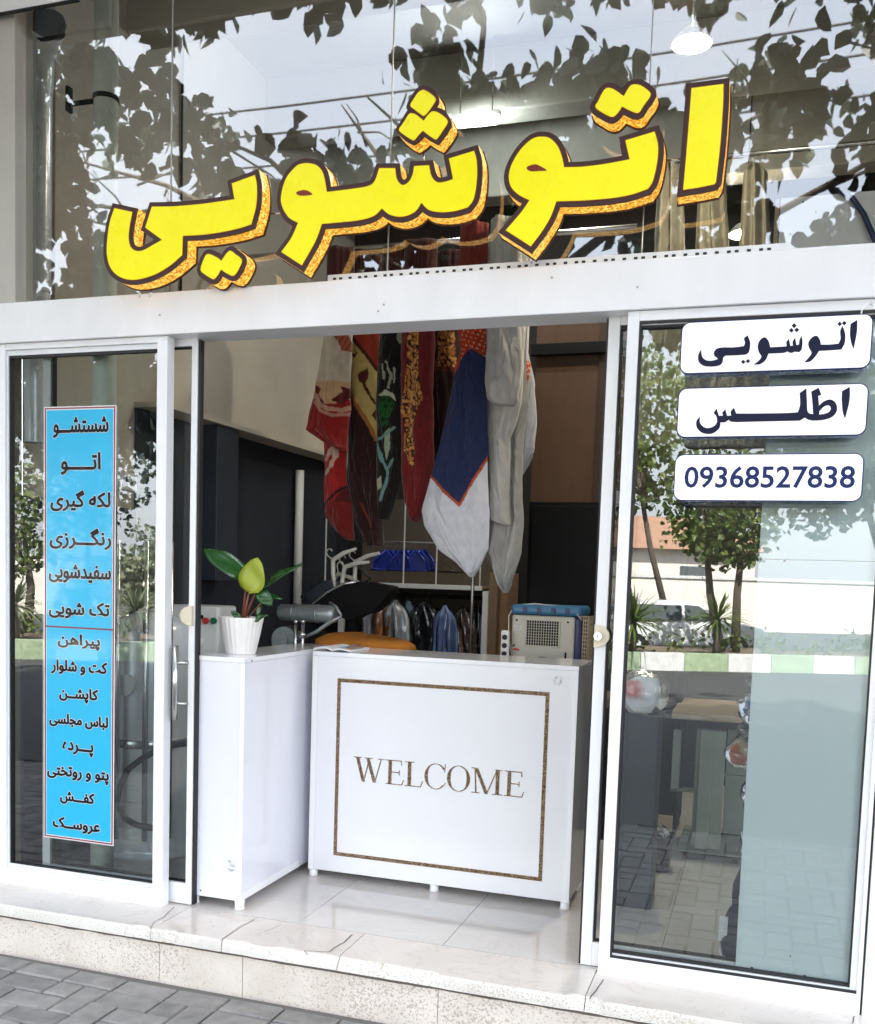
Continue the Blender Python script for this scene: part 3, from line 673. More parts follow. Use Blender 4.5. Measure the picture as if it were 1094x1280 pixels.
# ------------------------------------------------------------------ blue price banner behind the left pane
BY = .0175
bx0, bx1 = (PY(58, 507, BY).x + PY(52, 1047, BY).x) / 2, (PY(147, 508, BY).x + PY(140, 1056, BY).x) / 2
bz0, bz1 = (PY(52, 1047, BY).z + PY(140, 1056, BY).z) / 2, (PY(58, 507, BY).z + PY(147, 508, BY).z) / 2
ban = thing('banner', 'tall bright blue printed banner with black Persian words on the left pane', 'banner', (-2.38, BY, bz0))
MB().box(bx0, bx1, BY + .0012, BY + .003, bz0, bz1).build('banner_sheet', M['bwhite'], ban)
mb = MB(); frame(mb, bx0 + .004, bx1 - .004, bz0 + .004, bz1 - .004, BY + .0002, BY + .001, .005, .005, .005, .005)
zl = PY(100, 785, BY).z; mb.box(bx0 + .0095, bx1 - .0095, BY - .0009, BY + .0003, zl - .003, zl + .003); mb.build('banner_line', M['bred'], ban)
MB().box(bx0 + .013, bx1 - .013, BY - .0005, BY + .001, bz0 + .013, bz1 - .013).build('banner_print', M['cyan'], ban)
WORDS = [('شستشـــو', 67.5, 135.6, 521, 547), ('اتـــــو', 77, 125.6, 566, 593), ('لکه گیری', 64, 138, 613, 639), ('رنگـــرزی', 63, 139, 660, 687), ('سفیدشویی', 62, 138.6, 705, 730), ('تک شویی', 62, 137, 751, 775), ('پیراهن', 73, 125, 792, 813),
         ('کت و شلوار', 65, 134, 824, 846), ('کاپشــن', 75, 122.6, 859, 880), ('لباس مجلسی', 62.7, 135, 891, 913), ('پـــرده', 79, 116.6, 927, 946), ('پتو و روتختی', 60, 136, 956, 981), ('کفـــش', 76, 118, 988, 1008), ('عروســک', 67, 125, 1020, 1044)]
wh = MB(); bk = MB()
for k, (w, xa, xb, ya, yb) in enumerate(WORDS):
    s = shaped(w); cx, cy = (xa + xb) / 2, (ya + yb) / 2
    sl_ = abs(PY(xb, cy, BY).z - PY(xa, cy, BY).z) * .5
    A, B = PY(xa, cy, BY), PY(xb, cy, BY); zt, zb = PY(cx, ya, BY).z - sl_, PY(cx, yb, BY).z + sl_
    zm = (zt + zb) / 2; hh = max((zt - zb) / 2, .024)
    for q_ in range(8):
        for mb_, rad, yy in ((wh, .0043, BY - .0007), (bk, .0025, BY - .0016)):
            ox_, oz_ = rad * math.cos(q_ * math.pi / 4), rad * math.sin(q_ * math.pi / 4)
            text_mb(mb_, s, A.x + ox_, B.x + ox_, zm - hh + oz_, zm + hh + oz_, yy - .00004 * q_)
wo = wh.build('word_outline', M['bwhite'], ban); bk.build('lettering', M['ink'], wo)

# ------------------------------------------------------------------ counter
CT = .928
cab = thing('counter_cabinet', 'narrow white side cabinet of the counter carrying the potted plant', 'counter', (-1.84, .35, 0))
MB().box(-1.955, -1.742, .085, .95, .034, CT - .018).build('cabinet_body', M['mdf2'], cab, bevel=.001)
MB().box(-1.958, -1.740, .082, .95, CT - .0175, CT).build('worktop', M['mdf'], cab, bevel=.0015)
MB().box(-1.7419, -1.7405, .0855, .56, .035, .064).build('side_strip', M['edge'], cab)
MB().box(-1.757, -1.7405, .0835, .0849, .034, CT - .019).build('edge_band', M['edge'], cab)
for (x_, y_) in ((-1.755, .10), (-1.945, .10), (-1.755, .9), (-1.945, .9)): MB().lathe([(0, .0335), (.019, .0338), (.017, .012), (.020, .001), (0, 0)], (x_, y_, 0), 16).build('foot', M['edge'], cab)
sc_ = MB()
for (px, py) in ((251, 1113), (298, 1120), (315, 826)):
    A = PY(px, py, .0843); sc_.tube([(A.x, .0835, A.z), (A.x, .0855, A.z)], .003, 8)
sc_.build('screw_cap', M['gasket'], cab)
ct = thing('counter_desk', 'white front counter lettered WELCOME inside a glittering brown frame', 'counter', (-1.16, .72, 0))
MB().box(-1.696, -.622, .5665, .87, .032, CT - .018).build('desk_body', M['mdf'], ct, bevel=.001)
MB().box(-1.70, -.618, .562, .90, CT - .0175, CT).build('worktop', M['mdf'], ct, bevel=.0015)
for (x_, x2_) in ((-1.699, -1.676), (-.636, -.619)): MB().box(x_, x2_, .561, .5655, .032, CT - .018).build('edge_band', M['edge'], ct, bevel=.0008)
for (x_, y_) in ((-1.685, .585), (-1.16, .585), (-.637, .585), (-1.685, .84), (-.637, .84)): MB().lathe([(0, .0315), (.019, .0318), (.017, .012), (.021, .001), (0, 0)], (x_, y_, 0), 16).build('foot', M['edge'], ct)
mb = MB(); frame(mb, -1.588, -.727, .102, .823, .5650, .5662, .0125, .0125, .0125, .0125); inl = mb.build('inlay_frame', M['brownglit'], ct)
mb = MB(); frame(mb, -1.5895, -.7255, .1005, .8245, .5654, .5663, .0013, .0013, .0013, .0013); frame(mb, -1.576, -.739, .114, .811, .5654, .5663, .0013, .0013, .0013, .0013); mb.build('inlay_line', M['brownedge'], inl)
# WELCOME in serif capitals, cap height one
def seg(x0, z0, x1, z1, w): return [(x0 - w / 2, z0), (x0 + w / 2, z0), (x1 + w / 2, z1), (x1 - w / 2, z1)]
def bar(x0, x1, z0, z1): return [(x0, z0), (x1, z0), (x1, z1), (x0, z1)]
def serif(xc, z, w): s = .032; return bar(xc - w / 2, xc + w / 2, z - (s if z > .5 else 0), z + (0 if z > .5 else s))
def gW(): return [seg(.12, .97, .36, 0, .125), seg(.58, .97, .37, 0, .04), seg(.52, .97, .79, 0, .125), seg(1.03, .97, .80, 0, .04), serif(.12, 1, .30), serif(.545, 1, .30), serif(1.03, 1, .24)], 1.18
def gE():
    return [bar(.10, .225, .02, .98), bar(.0, .60, .968, 1), [(.60, 1), (.56, 1), (.59, .80), (.615, .80)], bar(.0, .64, 0, .032), [(.60, 0), (.64, 0), (.695, .22), (.665, .22)], bar(.22, .50, .488, .524), [(.50, .40), (.525, .40), (.525, .61), (.50, .61)]], .70
def gL(): return [bar(.10, .225, .02, .98), serif(.165, 1, .34), bar(.0, .60, 0, .032), [(.56, 0), (.60, 0), (.675, .25), (.645, .25)]], .69
def ring(a0, a1, rx, rz, tw, cx=.42, cz=.5, n=44):
    o, i_ = [], []
    for k in range(n + 1):
        a = R(a0 + (a1 - a0) * k / n); w = .024 + tw * abs(math.cos(a)) ** 1.6
        o.append((cx + rx * math.cos(a), cz + rz * math.sin(a))); i_.append((cx + (rx - w) * math.cos(a), cz + (rz - min(w, .04)) * math.sin(a)))
    return o + i_[::-1]
def gO(): return [ring(-90, 90, .42, .52, .105), ring(90, 270, .42, .52, .105)], .86
def gC(): return [ring(38, 318, .42, .52, .105), [(.725, .70), (.76, .70), (.775, 1.02), (.745, 1.02)], [(.70, .13), (.73, .14), (.79, .27), (.765, .28)]], .80
def gM(): return [seg(.115, .98, .165, .02, .045), seg(.165, .98, .545, 0, .125), seg(.90, .98, .55, 0, .04), bar(.865, .99, .02, .98), serif(.10, 1, .24), serif(.145, 0, .29), serif(.965, 1, .26), serif(.93, 0, .36)], 1.14
wl = MB(); X0, X1 = -1.507, -.808; zb = .4155; ch = .098
gl = [gW, gE, gL, gC, gO, gM, gE]; tot = sum(g()[1] for g in gl) + .035 * 6; sx = (X1 - X0) / tot; xo = 0; kk = 0
for g in gl:
    ps, w = g()
    for p in ps:
        wl.poly([(X0 + (xo + a_) * sx, zb + b_ * ch) for a_, b_ in p], .5650 - .00012 * (kk % 9), .5664); kk += 1
    xo += w + .035
wl.build('lettering', M['brownglit'], ct)
M['scuff'] = pmat('grey_scuff', (.58, .56, .56), .5)
def scuffs(o, px, py, Y, yface, n, w, h):
    A = PY(px, py, Y); mb = MB()
    for k in range(n):
        x_, z_, l_, a_ = A.x + rnd.uniform(-w, w), A.z + rnd.uniform(-h, h), rnd.uniform(.002, .007), rnd.uniform(0, 3.14)
        dx_, dz_ = l_ * math.cos(a_), l_ * math.sin(a_); nx_, nz_ = -dz_ * .12, dx_ * .12
        mb.add([(x_ - nx_, yface - .0002 - .00002 * k, z_ - nz_), (x_ + dx_ - nx_, yface - .0002 - .00002 * k, z_ + dz_ - nz_), (x_ + dx_ + nx_, yface - .0002 - .00002 * k, z_ + dz_ + nz_), (x_ + nx_, yface - .0002 - .00002 * k, z_ + nz_)], [(0, 1, 2, 3), (3, 2, 1, 0)])
    mb.build('scuff_marks', M['scuff'], o)
scuffs(ct, 699, 851, .5664, .5664, 34, .02, .016); scuffs(cab, 290, 1083, .085, .0848, 30, .012, .02); scuffs(ct, 470, 1105, .5664, .5664, 22, .12, .012); scuffs(ct, 640, 1118, .5664, .5664, 18, .1, .012)
# ------------------------------------------------------------------ plant in its pot
pc = (PZ(308, 816, CT).x, .262, CT)
pot = thing('potted_plant', 'leafy plant with one lime leaf in a white fluted pot', 'plant', pc)
MB().lathe([(0, 0), (.052, 0), (.056, .004), (.071, .072), (.083, .136), (.0825, .139), (.078, .137), (.072, .118), (0, .116)], pc, 96, 0, 24, .022).build('pot', M['pot'], pot, smooth=True)
pb = MB()
for k in range(46):
    a = rnd.uniform(0, 6.28); r = .068 * math.sqrt(rnd.random()); q = rnd.uniform(.006, .012)
    pb.lathe([(0, -q * .6), (q, 0), (q * .6, q * .55), (0, q * .7)], (pc[0] + r * math.cos(a), pc[1] + r * math.sin(a), CT + .122), 7)
pb.build('pebbles', M['soil'], pot, smooth=True)
def leaf(name, base, tip, width, droop, mat, up=Vector((0, -1, .5)), fold=.15, n=9, heart=.3):
    b, t = Vector(base), Vector(tip); ax = t - b; L = ax.length; ax.normalize(); sd = ax.cross(up).normalized(); nr = sd.cross(ax)
    mb = MB(); vs = []; fs = []
    for i in range(n + 1):
        u = i / n; w = width * (math.sin(math.pi * u ** (.72)) ** .62) * .5 if 0 < u < 1 else 0.0005
        ctr = b + ax * L * u + nr * droop * math.sin(math.pi * u * .5) ** 2 * -1 + nr * droop * .0
        for k, sgn in enumerate((-1, -.5, 0, .5, 1)): vs.append(ctr + sd * w * sgn + nr * (fold * w * abs(sgn) + .004 * math.sin(u * 9 + sgn * 2)))
    for i in range(n):
        for k in range(4): a0 = i * 5 + k; fs.append((a0, a0 + 1, a0 + 6, a0 + 5))
    mb.add(vs, fs, 0, True)
    o = mb.build(name, mat, pot); s = o.modifiers.new('thick', 'SOLIDIFY'); s.thickness = .0012
    return o
top = Vector((pc[0], pc[1], CT + .12))
def stem(pts, r=.004): MB().tube(pts, r, 8).build('stem', M['stem'], pot)
def at(px, py, y): return PY(px, py, y)
l1b, l1t = at(308, 722, .25), at(255, 684, .20); l2b, l2t = at(311, 742, .22), at(321, 697, .205); l3b, l3t = at(321, 737, .27), at(376, 702, .24); l4b, l4t = at(322, 738, .24), at(340, 756, .22)
for b_ in (l1b, l2b, l3b): stem([top + Vector(((b_.x - top.x) * .15, 0, 0)), top.lerp(b_, .5) + Vector((.004, 0, 0)), b_], [.0055, .0045, .003])
stem([top + Vector((.012, 0, 0)), at(328, 752, .25), l4b], .003)
leaf('leaf', l1b, l1t, .098, .008, M['leaf'], Vector((.1, -.6, .8)))
lf = leaf('leaf', l2b, l2t, .104, .006, M['leaflime'], Vector((.15, -1, .15)), .08); lf['label'] = 'lime yellow leaf'
leaf('leaf', l3b, l3t, .090, .010, M['leaf'], Vector((0, -.5, .9)))
leaf('leaf', l4b, l4t, .052, .004, M['leaf'], Vector((0, -.9, .5)))
leaf('leaf', at(331, 744, .27), at(352, 748, .25), .02, .004, M['leaf'], Vector((0, -.9, .5)))
leaf('leaf', at(303, 776, .25), at(289, 764, .23), .025, .004, M['leaf']); leaf('leaf', at(316, 776, .24), at(333, 768, .22), .024, .004, M['leaf']); leaf('leaf', at(320, 772, .26), at(329, 745, .25), .02, .004, M['leaf'])

# ------------------------------------------------------------------ things on and behind the counter
mz = thing('magazine', 'open glossy magazine lying face up on the counter', 'magazine', (-1.56, .66, CT))
g0, g1 = PZ(394, 812, CT), PZ(461, 812, CT); x0, x1 = g0.x + .01, g1.x
mb = MB(); n = 16
def leafsheet(mb, xa, xb, ya, yb, z0, bulge, th, m):
    vs = []
    for i in range(n + 1):
        u = i / n; z = z0 + bulge * math.sin(math.pi * u) * (1 - .5 * u)
        for y in (ya, yb): vs += [(xa + (xb - xa) * u, y, z), (xa + (xb - xa) * u, y, z + th)]
    fs = []
    for i in range(n):
        a0 = i * 4; b0 = a0 + 4
        fs += [(a0, b0, b0 + 2, a0 + 2), (a0 + 1, a0 + 3, b0 + 3, b0 + 1), (a0, a0 + 1, b0 + 1, b0), (a0 + 2, b0 + 2, b0 + 3, a0 + 3)]
    fs += [(0, 2, 3, 1), (n * 4, n * 4 + 1, n * 4 + 3, n * 4 + 2)]
    mb.add(vs, fs, m)
leafsheet(mb, (x0 + x1) / 2, x0, .60, .80, CT + .001, .012, .008, 0); mb.build('left_pages', M['paper'], mz)
mb = MB(); leafsheet(mb, (x0 + x1) / 2 + .001, x1, .60, .80, CT + .001, .008, .006, 0); mb.build('right_pages', M['paper'], mz)
mb = MB(); mb.box(x0 + .105, x1 - .035, .62, .78, CT + .0145, CT + .0165); mb.build('printed_picture', M['coverblue'], mz)
mb = MB(); mb.box(x1 - .032, x1 - .012, .62, .78, CT + .0125, CT + .0145); mb.build('printed_stripe', M['coverorange'], mz)
# orange pressing cushion on a low support behind the counter
oc = thing('pressing_cushion', 'orange padded pressing board behind the counter', 'cushion', (-1.6, 1.05, .80))
oc_a, oc_b = PY(392, 806, 1.05), PY(516, 808, 1.05); xm = (oc_a.x + oc_b.x) / 2; hw = (oc_b.x - oc_a.x) / 2
vs = []; nr_, na = 8, 40
prof = [(0, .0), (.9, .0), (1.0, .022), (.97, .05), (.85, .072), (.6, .088), (.3, .095), (0, .097)]
for (r, z) in prof:
    for j in range(na):
        a = 6.2832 * j / na; vs.append((xm + hw * r * math.copysign(abs(math.cos(a)) ** .8, math.cos(a)), 1.08 + .16 * r * math.sin(a), .905 + z * .72 + .008 * math.cos(a) * -1))
mb = MB().add(vs, [(i * na + j, i * na + (j + 1) % na, (i + 1) * na + (j + 1) % na, (i + 1) * na + j) for i in range(len(prof) - 1) for j in range(na)], 0, True)
mb.build('padded_top', M['orange'], oc)
MB().lathe([(0, 0), (.16, 0), (.16, .02), (.03, .03), (.03, .90), (.10, .905), (0, .906)], (xm, 1.08, 0), 24).build('pedestal', M['castgrey'], oc)
tag(None or oc, 'orange padded pressing board behind the counter', 'cushion'); oc.location = (-1.6, 1.05, .80)

# steam press
PYd = 1.0
pr = thing('steam_press', 'grey hammered metal steam press with chrome valves', 'steam press', (-1.95, PYd, .6))
def pp(px, py, y=PYd): return PY(px, py, y)
A, B = pp(349, 765), pp(419, 768)
mb = MB(); r_ = .038
mb.tube([A + Vector((-.004, 0, 0)), A, A.lerp(B, .05), A.lerp(B, .92), B, B + Vector((.006, 0, 0))], [.012, .027, r_, r_ * 1.08, r_ * .98, .02], 28)
for u in (.28, .7): q = A.lerp(B, u); mb.tube([q - (B - A).normalized() * .004, q + (B - A).normalized() * .004], r_ * 1.14, 28)
mb.build('cylinder', M['castgrey'], pr)
C1 = pp(357, 800, PYd + .01)
mb = MB(); mb.tube([C1 + Vector((0, .05, 0)), C1 + Vector((0, -.02, 0))], .062, 32); mb.tube([C1 + Vector((0, -.02, 0)), C1 + Vector((0, -.03, 0))], .025, 20); mb.build('flywheel', M['castgrey'], pr)
C2 = pp(398, 800, PYd + .02); mb = MB(); mb.tube([C2 + Vector((0, .05, 0)), C2 + Vector((0, -.02, 0))], .042, 28); mb.build('pulley', M['black'], pr)
mb = MB()
for px in (370, 379):
    a_, b_ = pp(px, 776, PYd - .05), pp(px, 812, PYd - .05); mb.tube([(a_.x, a_.y, a_.z), (a_.x, a_.y, b_.z - .1)], .0085, 14); mb.tube([a_ + Vector((0, 0, .006)), a_ - Vector((0, 0, .012))], .012, 14)
a_ = pp(378, 793, PYd - .055); mb.tube([a_ + Vector((0, 0, .014)), a_ - Vector((0, 0, .014))], .013, 12); mb.tube([a_ + Vector((-.016, 0, 0)), a_ + Vector((.016, 0, 0))], .006, 10)
mb.build('steam_valve', M['steel'], pr)
mb = MB(); P = [pp(352, 815, PYd - .01), pp(372, 800, PYd - .02), pp(395, 790, PYd - .02), pp(412, 778, PYd - .02), pp(427, 770, PYd - .02)]; mb.tube(P, [.008, .008, .009, .010, .006], 12)
mb.tube([pp(427, 770, PYd - .02), pp(421, 759, PYd - .01), pp(412, 753, PYd)], .006, 10); mb.build('lever_arm', M['castgrey'], pr)
mb = MB(); A = pp(362, 812); mb.box(A.x - .09, A.x + .12, PYd - .02, PYd + .16, 0, A.z + .0); mb.build('machine_body', M['castgrey'], pr, bevel=.01)
# black bucked pressing head behind it
hd_ = thing('press_head', 'black pressing head pad with a pale rim tilted over the press', 'press', (-1.85, 1.4, .9))
HB = 1.35
outl = [(384, 768), (392, 755), (410, 741), (430, 731), (452, 727), (474, 730), (491, 735), (480, 752), (468, 764), (452, 769), (440, 775), (430, 772), (408, 763)]
P = [Vector(XZ(x, y, HB)) for x, y in smooth_poly([(x, y) for x, y in outl], 4)]
MB().poly([(p.x, p.y) for p in P], HB - .03, HB + .09).build('pad', M['black'], hd_, bevel=.012)
mb = MB(); mb.tube([PY(x, y - 1, HB - .032) for x, y in ((383, 770), (392, 755), (410, 741), (430, 731), (446, 728))], .007, 10); mb.build('metal_rim', M['steel'], hd_)
mb = MB(); A = PY(440, 770, HB + .03); mb.tube([(A.x, HB + .03, A.z), (A.x, HB + .05, 0)], .03, 16); mb.build('arm', M['black'], hd_)
# grey cloth lump and coat hangers lying on the head
gm = MB(); P0 = PY(398, 745, 1.42)
rows = []; nu = 22
for i in range(12):
    v = i / 11; z = P0.z - .09 + .17 * v; hw_ = .13 * math.sin(math.pi * (.12 + .80 * (1 - v))) + .02
    for j in range(nu):
        a = 6.2832 * j / nu; q = 1 + .22 * noise.noise(Vector((math.cos(a) * 2, math.sin(a) * 2, v * 5)))
        rows.append((P0.x + .05 * v + hw_ * q * math.cos(a), 1.5 + .06 * q * math.sin(a), z + .012 * noise.noise(Vector((a * 2, v * 6, 2)))))
gm.add(rows, [(i * nu + j, i * nu + (j + 1) % nu, (i + 1) * nu + (j + 1) % nu, (i + 1) * nu + j) for i in range(11) for j in range(nu)], 0, True)
tag(gm.build('crumpled_cloth', M['duct']), 'crumpled dark grey cloth behind the tilted black pad', 'cloth')
def plastic_hanger(p, ang, label, tilt=.3):
    t = thing('coat_hanger', label, 'hanger', p, 'white hangers piled over the press')
    Rm = Matrix.Rotation(ang, 3, 'Y'); Q = lambda x, y, z: Vector(p) + Rm @ Vector((x, y + z * tilt, z))
    MB().tube([Q(-.11, 0, -.07), Q(-.06, 0, -.02), Q(0, 0, .02), Q(.06, 0, -.02), Q(.11, 0, -.07)], [.007, .011, .013, .011, .007], 10).build('shoulder_bar', M['hanger'], t)
    MB().tube([Q(0, 0, .02), Q(0, 0, .045)] + [Q(.018 - .018 * math.cos(a), 0, .06 + .018 * math.sin(a)) for a in (0, .8, 1.6, 2.4, 3.1, 3.8)], .0035, 8).build('hook', M['hanger'], t)
for i, (px, py, an, lb) in enumerate(((420, 702, R(-62), 'white plastic hanger standing highest in the pile over the press'), (434, 712, R(-50), 'white plastic hanger in the middle of the pile over the press'), (448, 705, R(-58), 'white plastic hanger at the right end of the pile over the press'), (424, 722, R(-20), 'white plastic hanger lying lowest in the pile over the press'))):
    plastic_hanger(tuple(PY(px, py, 1.38 + .05 * i)), an, lb)
mb = MB(); A = PY(444, 715, 1.6); mb.tube([PY(440, 702, 1.6), PY(452, 712, 1.6), PY(464, 723, 1.6), PY(458, 727, 1.6)], .009, 8)
tag(mb.build('coat_hanger', M['wire']), 'single dark hanger arm sticking out beside the white hangers', 'hanger')

# control box with two push buttons
kb = thing('control_box', 'pale grey control box with a red and a green push button', 'control box', (-2.34, .7, .75))
a_, b_ = PY(212, 757, .7), PY(272, 845, .7)
MB().box(a_.x, b_.x, .7, .86, .70, 1.086).build('box_body', M['plastic'], kb, bevel=.012)
for (px, m_, lb) in ((257.5, 'red', 'red push button'), (267.5, 'green', 'green push button')):
    q = PY(px, 776, .695); o_ = MB().tube([(q.x, .685, q.z), (q.x, .6995, q.z)], .0145, 20).build('push_button', M[m_], kb, bevel=.003); o_['label'] = lb
q = PY(252, 804, .7); MB().tube([(q.x - .004, .693, q.z - .018), (q.x, .688, q.z), (q.x + .008, .69, q.z + .022)], [.010, .007, .009], 10).build('switch_lever', M['plastic'], kb)
q = PY(250, 771, .69); MB().box(q.x - .012, q.x + .012, .684, .699, q.z - .008, q.z + .008).build('selector_knob', M['black'], kb, bevel=.003)
q = PY(221, 791, .69); MB().tube([(q.x - .03, .688, q.z), (q.x + .02, .688, q.z)], .006, 10).build('handle', M['black'], kb)
MB().box(a_.x + .03, b_.x - .03, .72, .85, 0, .699).build('stand', M['duct'], kb)

# air cooler
AC = 1.25
a_, b_ = PY(640, 768, AC), PY(722, 826, AC); cx0, cx1, czt = a_.x, b_.x - .02, PY(640, 768, AC).z
ac = thing('air_cooler', 'cream and blue evaporative air cooler with a grid grille', 'air cooler', ((cx0 + cx1) / 2, AC + .12, .70))
MB().box(cx0, cx1, AC, AC + .02, .72, czt).build('front_panel', M['cooler'], ac, bevel=.01)
MB().box(cx0 - .004, cx1 + .03, AC + .0205, AC + .26, .72, czt + .002).build('housing', M['navyplastic'], ac, bevel=.015)
MB().box(cx0 - .006, cx1 + .028, AC - .002, AC + .25, czt + .0025, czt + .046).build('water_tank_lid', M['coolerblue'], ac, bevel=.014)
for k in range(4): u = cx0 + .05 + (cx1 - cx0 - .06) * k / 3.5; MB().box(u, u + .02, AC - .006, AC - .0022, czt + .012, czt + .036).build('lid_rib', M['navyplastic'], ac, bevel=.002)
ga, gb = PY(659, 775, AC), PY(698, 808, AC)
MB().box(ga.x, gb.x, AC - .0015, AC + .004, gb.z, ga.z).build('grille_opening', M['black'], ac)
gr = MB(); nx, nz = 13, 9
for k in range(nx + 1): u = ga.x + (gb.x - ga.x) * k / nx; gr.box(u - .0011, u + .0011, AC - .006, AC - .002, gb.z, ga.z)
for k in range(nz + 1): u = gb.z + (ga.z - gb.z) * k / nz; gr.box(ga.x, gb.x, AC - .0085, AC - .0062, u - .0009, u + .0009)
gr.build('grille', M['cooler'], ac)
frm = MB(); frame(frm, ga.x - .006, gb.x + .006, gb.z - .006, ga.z + .006, AC - .009, AC - .0005, .006, .006, .006, .006); frm.build('grille_frame', M['cooler'], ac, bevel=.001)
kn = MB()
for (px, py) in ((646, 775), (710, 778)): q = PY(px, py, AC - .002); kn.tube([(q.x, AC - .003, q.z), (q.x, AC + .001, q.z)], .0045, 10)
kn.build('screw', M['black'], ac)
q = PY(645, 811, AC - .002); MB().poly([(q.x - .018, q.z - .004), (q.x + .014, q.z - .008), (q.x + .016, q.z), (q.x - .004, q.z + .004)], AC - .0022, AC + .001).build('badge', M['red'], ac)
q = PY(645, 808, AC - .002); MB().poly([(q.x - .018, q.z - .004), (q.x - .004, q.z + .004), (q.x - .010, q.z + .012)], AC - .0022, AC + .001).build('badge', M['black'], ac)
q = PY(678, 823, AC); mb = MB(); mb.tube([(q.x + .032 * math.cos(a), AC - .004, q.z + .012 * math.sin(a) - .008) for a in [math.pi * k / 10 for k in range(11)]], .004, 8); mb.build('control_dial', M['black'], ac)
q = PY(707, 819, AC); MB().box(q.x - .004, q.x + .004, AC - .003, AC, q.z - .02, q.z + .012).build('slot', M['black'], ac)
q = PY(648, 784, AC); lbm = MB()
for k in range(5): lbm.box(q.x - .016, q.x + rnd.uniform(.004, .014), AC - .0008, AC, q.z - .008 * k + .012, q.z - .008 * k + .0145)
lbm.build('rating_text', M['castgrey'], ac)
mb = MB(); mb.tube([PY(641, 822, AC - .004), PY(636, 800, AC - .01), PY(636, 770, AC - .02), PY(643, 757, AC + .03), PY(668, 754.5, AC + .05), PY(700, 758, AC + .04), PY(722, 768, AC - .0), PY(727, 775, AC + .02)], .0028, 8)
mb.build('power_cord', M['hanger'], ac)
tbl = thing('side_table', 'low dark table behind the counter under the air cooler', 'table', (-.9, 1.35, 0))
MB().box(-1.32, -.62, 1.15, 1.72, .68, .7195).build('tabletop', M['woodbrown'], tbl, bevel=.004)
for (x_, y_) in ((-1.29, 1.19), (-.65, 1.19), (-1.29, 1.68), (-.65, 1.68)): MB().box(x_ - .02, x_ + .02, y_ - .02, y_ + .02, 0, .6795).build('leg', M['black'], tbl)
ps = thing('power_strip', 'upright white power strip leaning beside the air cooler', 'power strip', (-1.12, 1.2, .72))
a_, b_ = PY(632, 788, 1.2), PY(633, 822, 1.2); zc_ = .72
mb = MB().box(a_.x - .018, a_.x + .018, 1.19, 1.215, .7205, a_.z); mb.build('strip_body', M['plastic'], ps, bevel=.006)
sk = MB()
for k in range(4): z = a_.z - .03 - .037 * k; sk.tube([(a_.x, 1.1885, z), (a_.x, 1.1899, z)], .012, 16)
sk.build('socket', M['gasket'], ps)
bk_ = thing('wire_basket', 'yellowed plastic lattice basket beside the air cooler', 'basket', (-.73, 1.3, .72))
a_, b_ = PY(727, 770, 1.3), PY(735, 826, 1.3); lat = MB()
X0_, X1_ = PY(724, 800, 1.3).x, PY(735, 800, 1.3).x
for k in range(5): u = X0_ + (X1_ - X0_) * k / 4; lat.box(u - .002, u + .002, 1.28, 1.284, .72, a_.z)
for k in range(22): z = .722 + (a_.z - .724) * k / 21; lat.box(X0_, X1_, 1.2845, 1.288, z - .003, z + .003)
for k in range(9): u = 1.29 + .025 * k; lat.box(X1_ + .001, X1_ + .005, u, u + .005, .72, a_.z)
for k in range(12): z = .722 + (a_.z - .724) * k / 11; lat.box(X1_ + .0055, X1_ + .008, 1.288, 1.5, z - .003, z + .003)
lat.build('lattice', M['wood'], bk_)

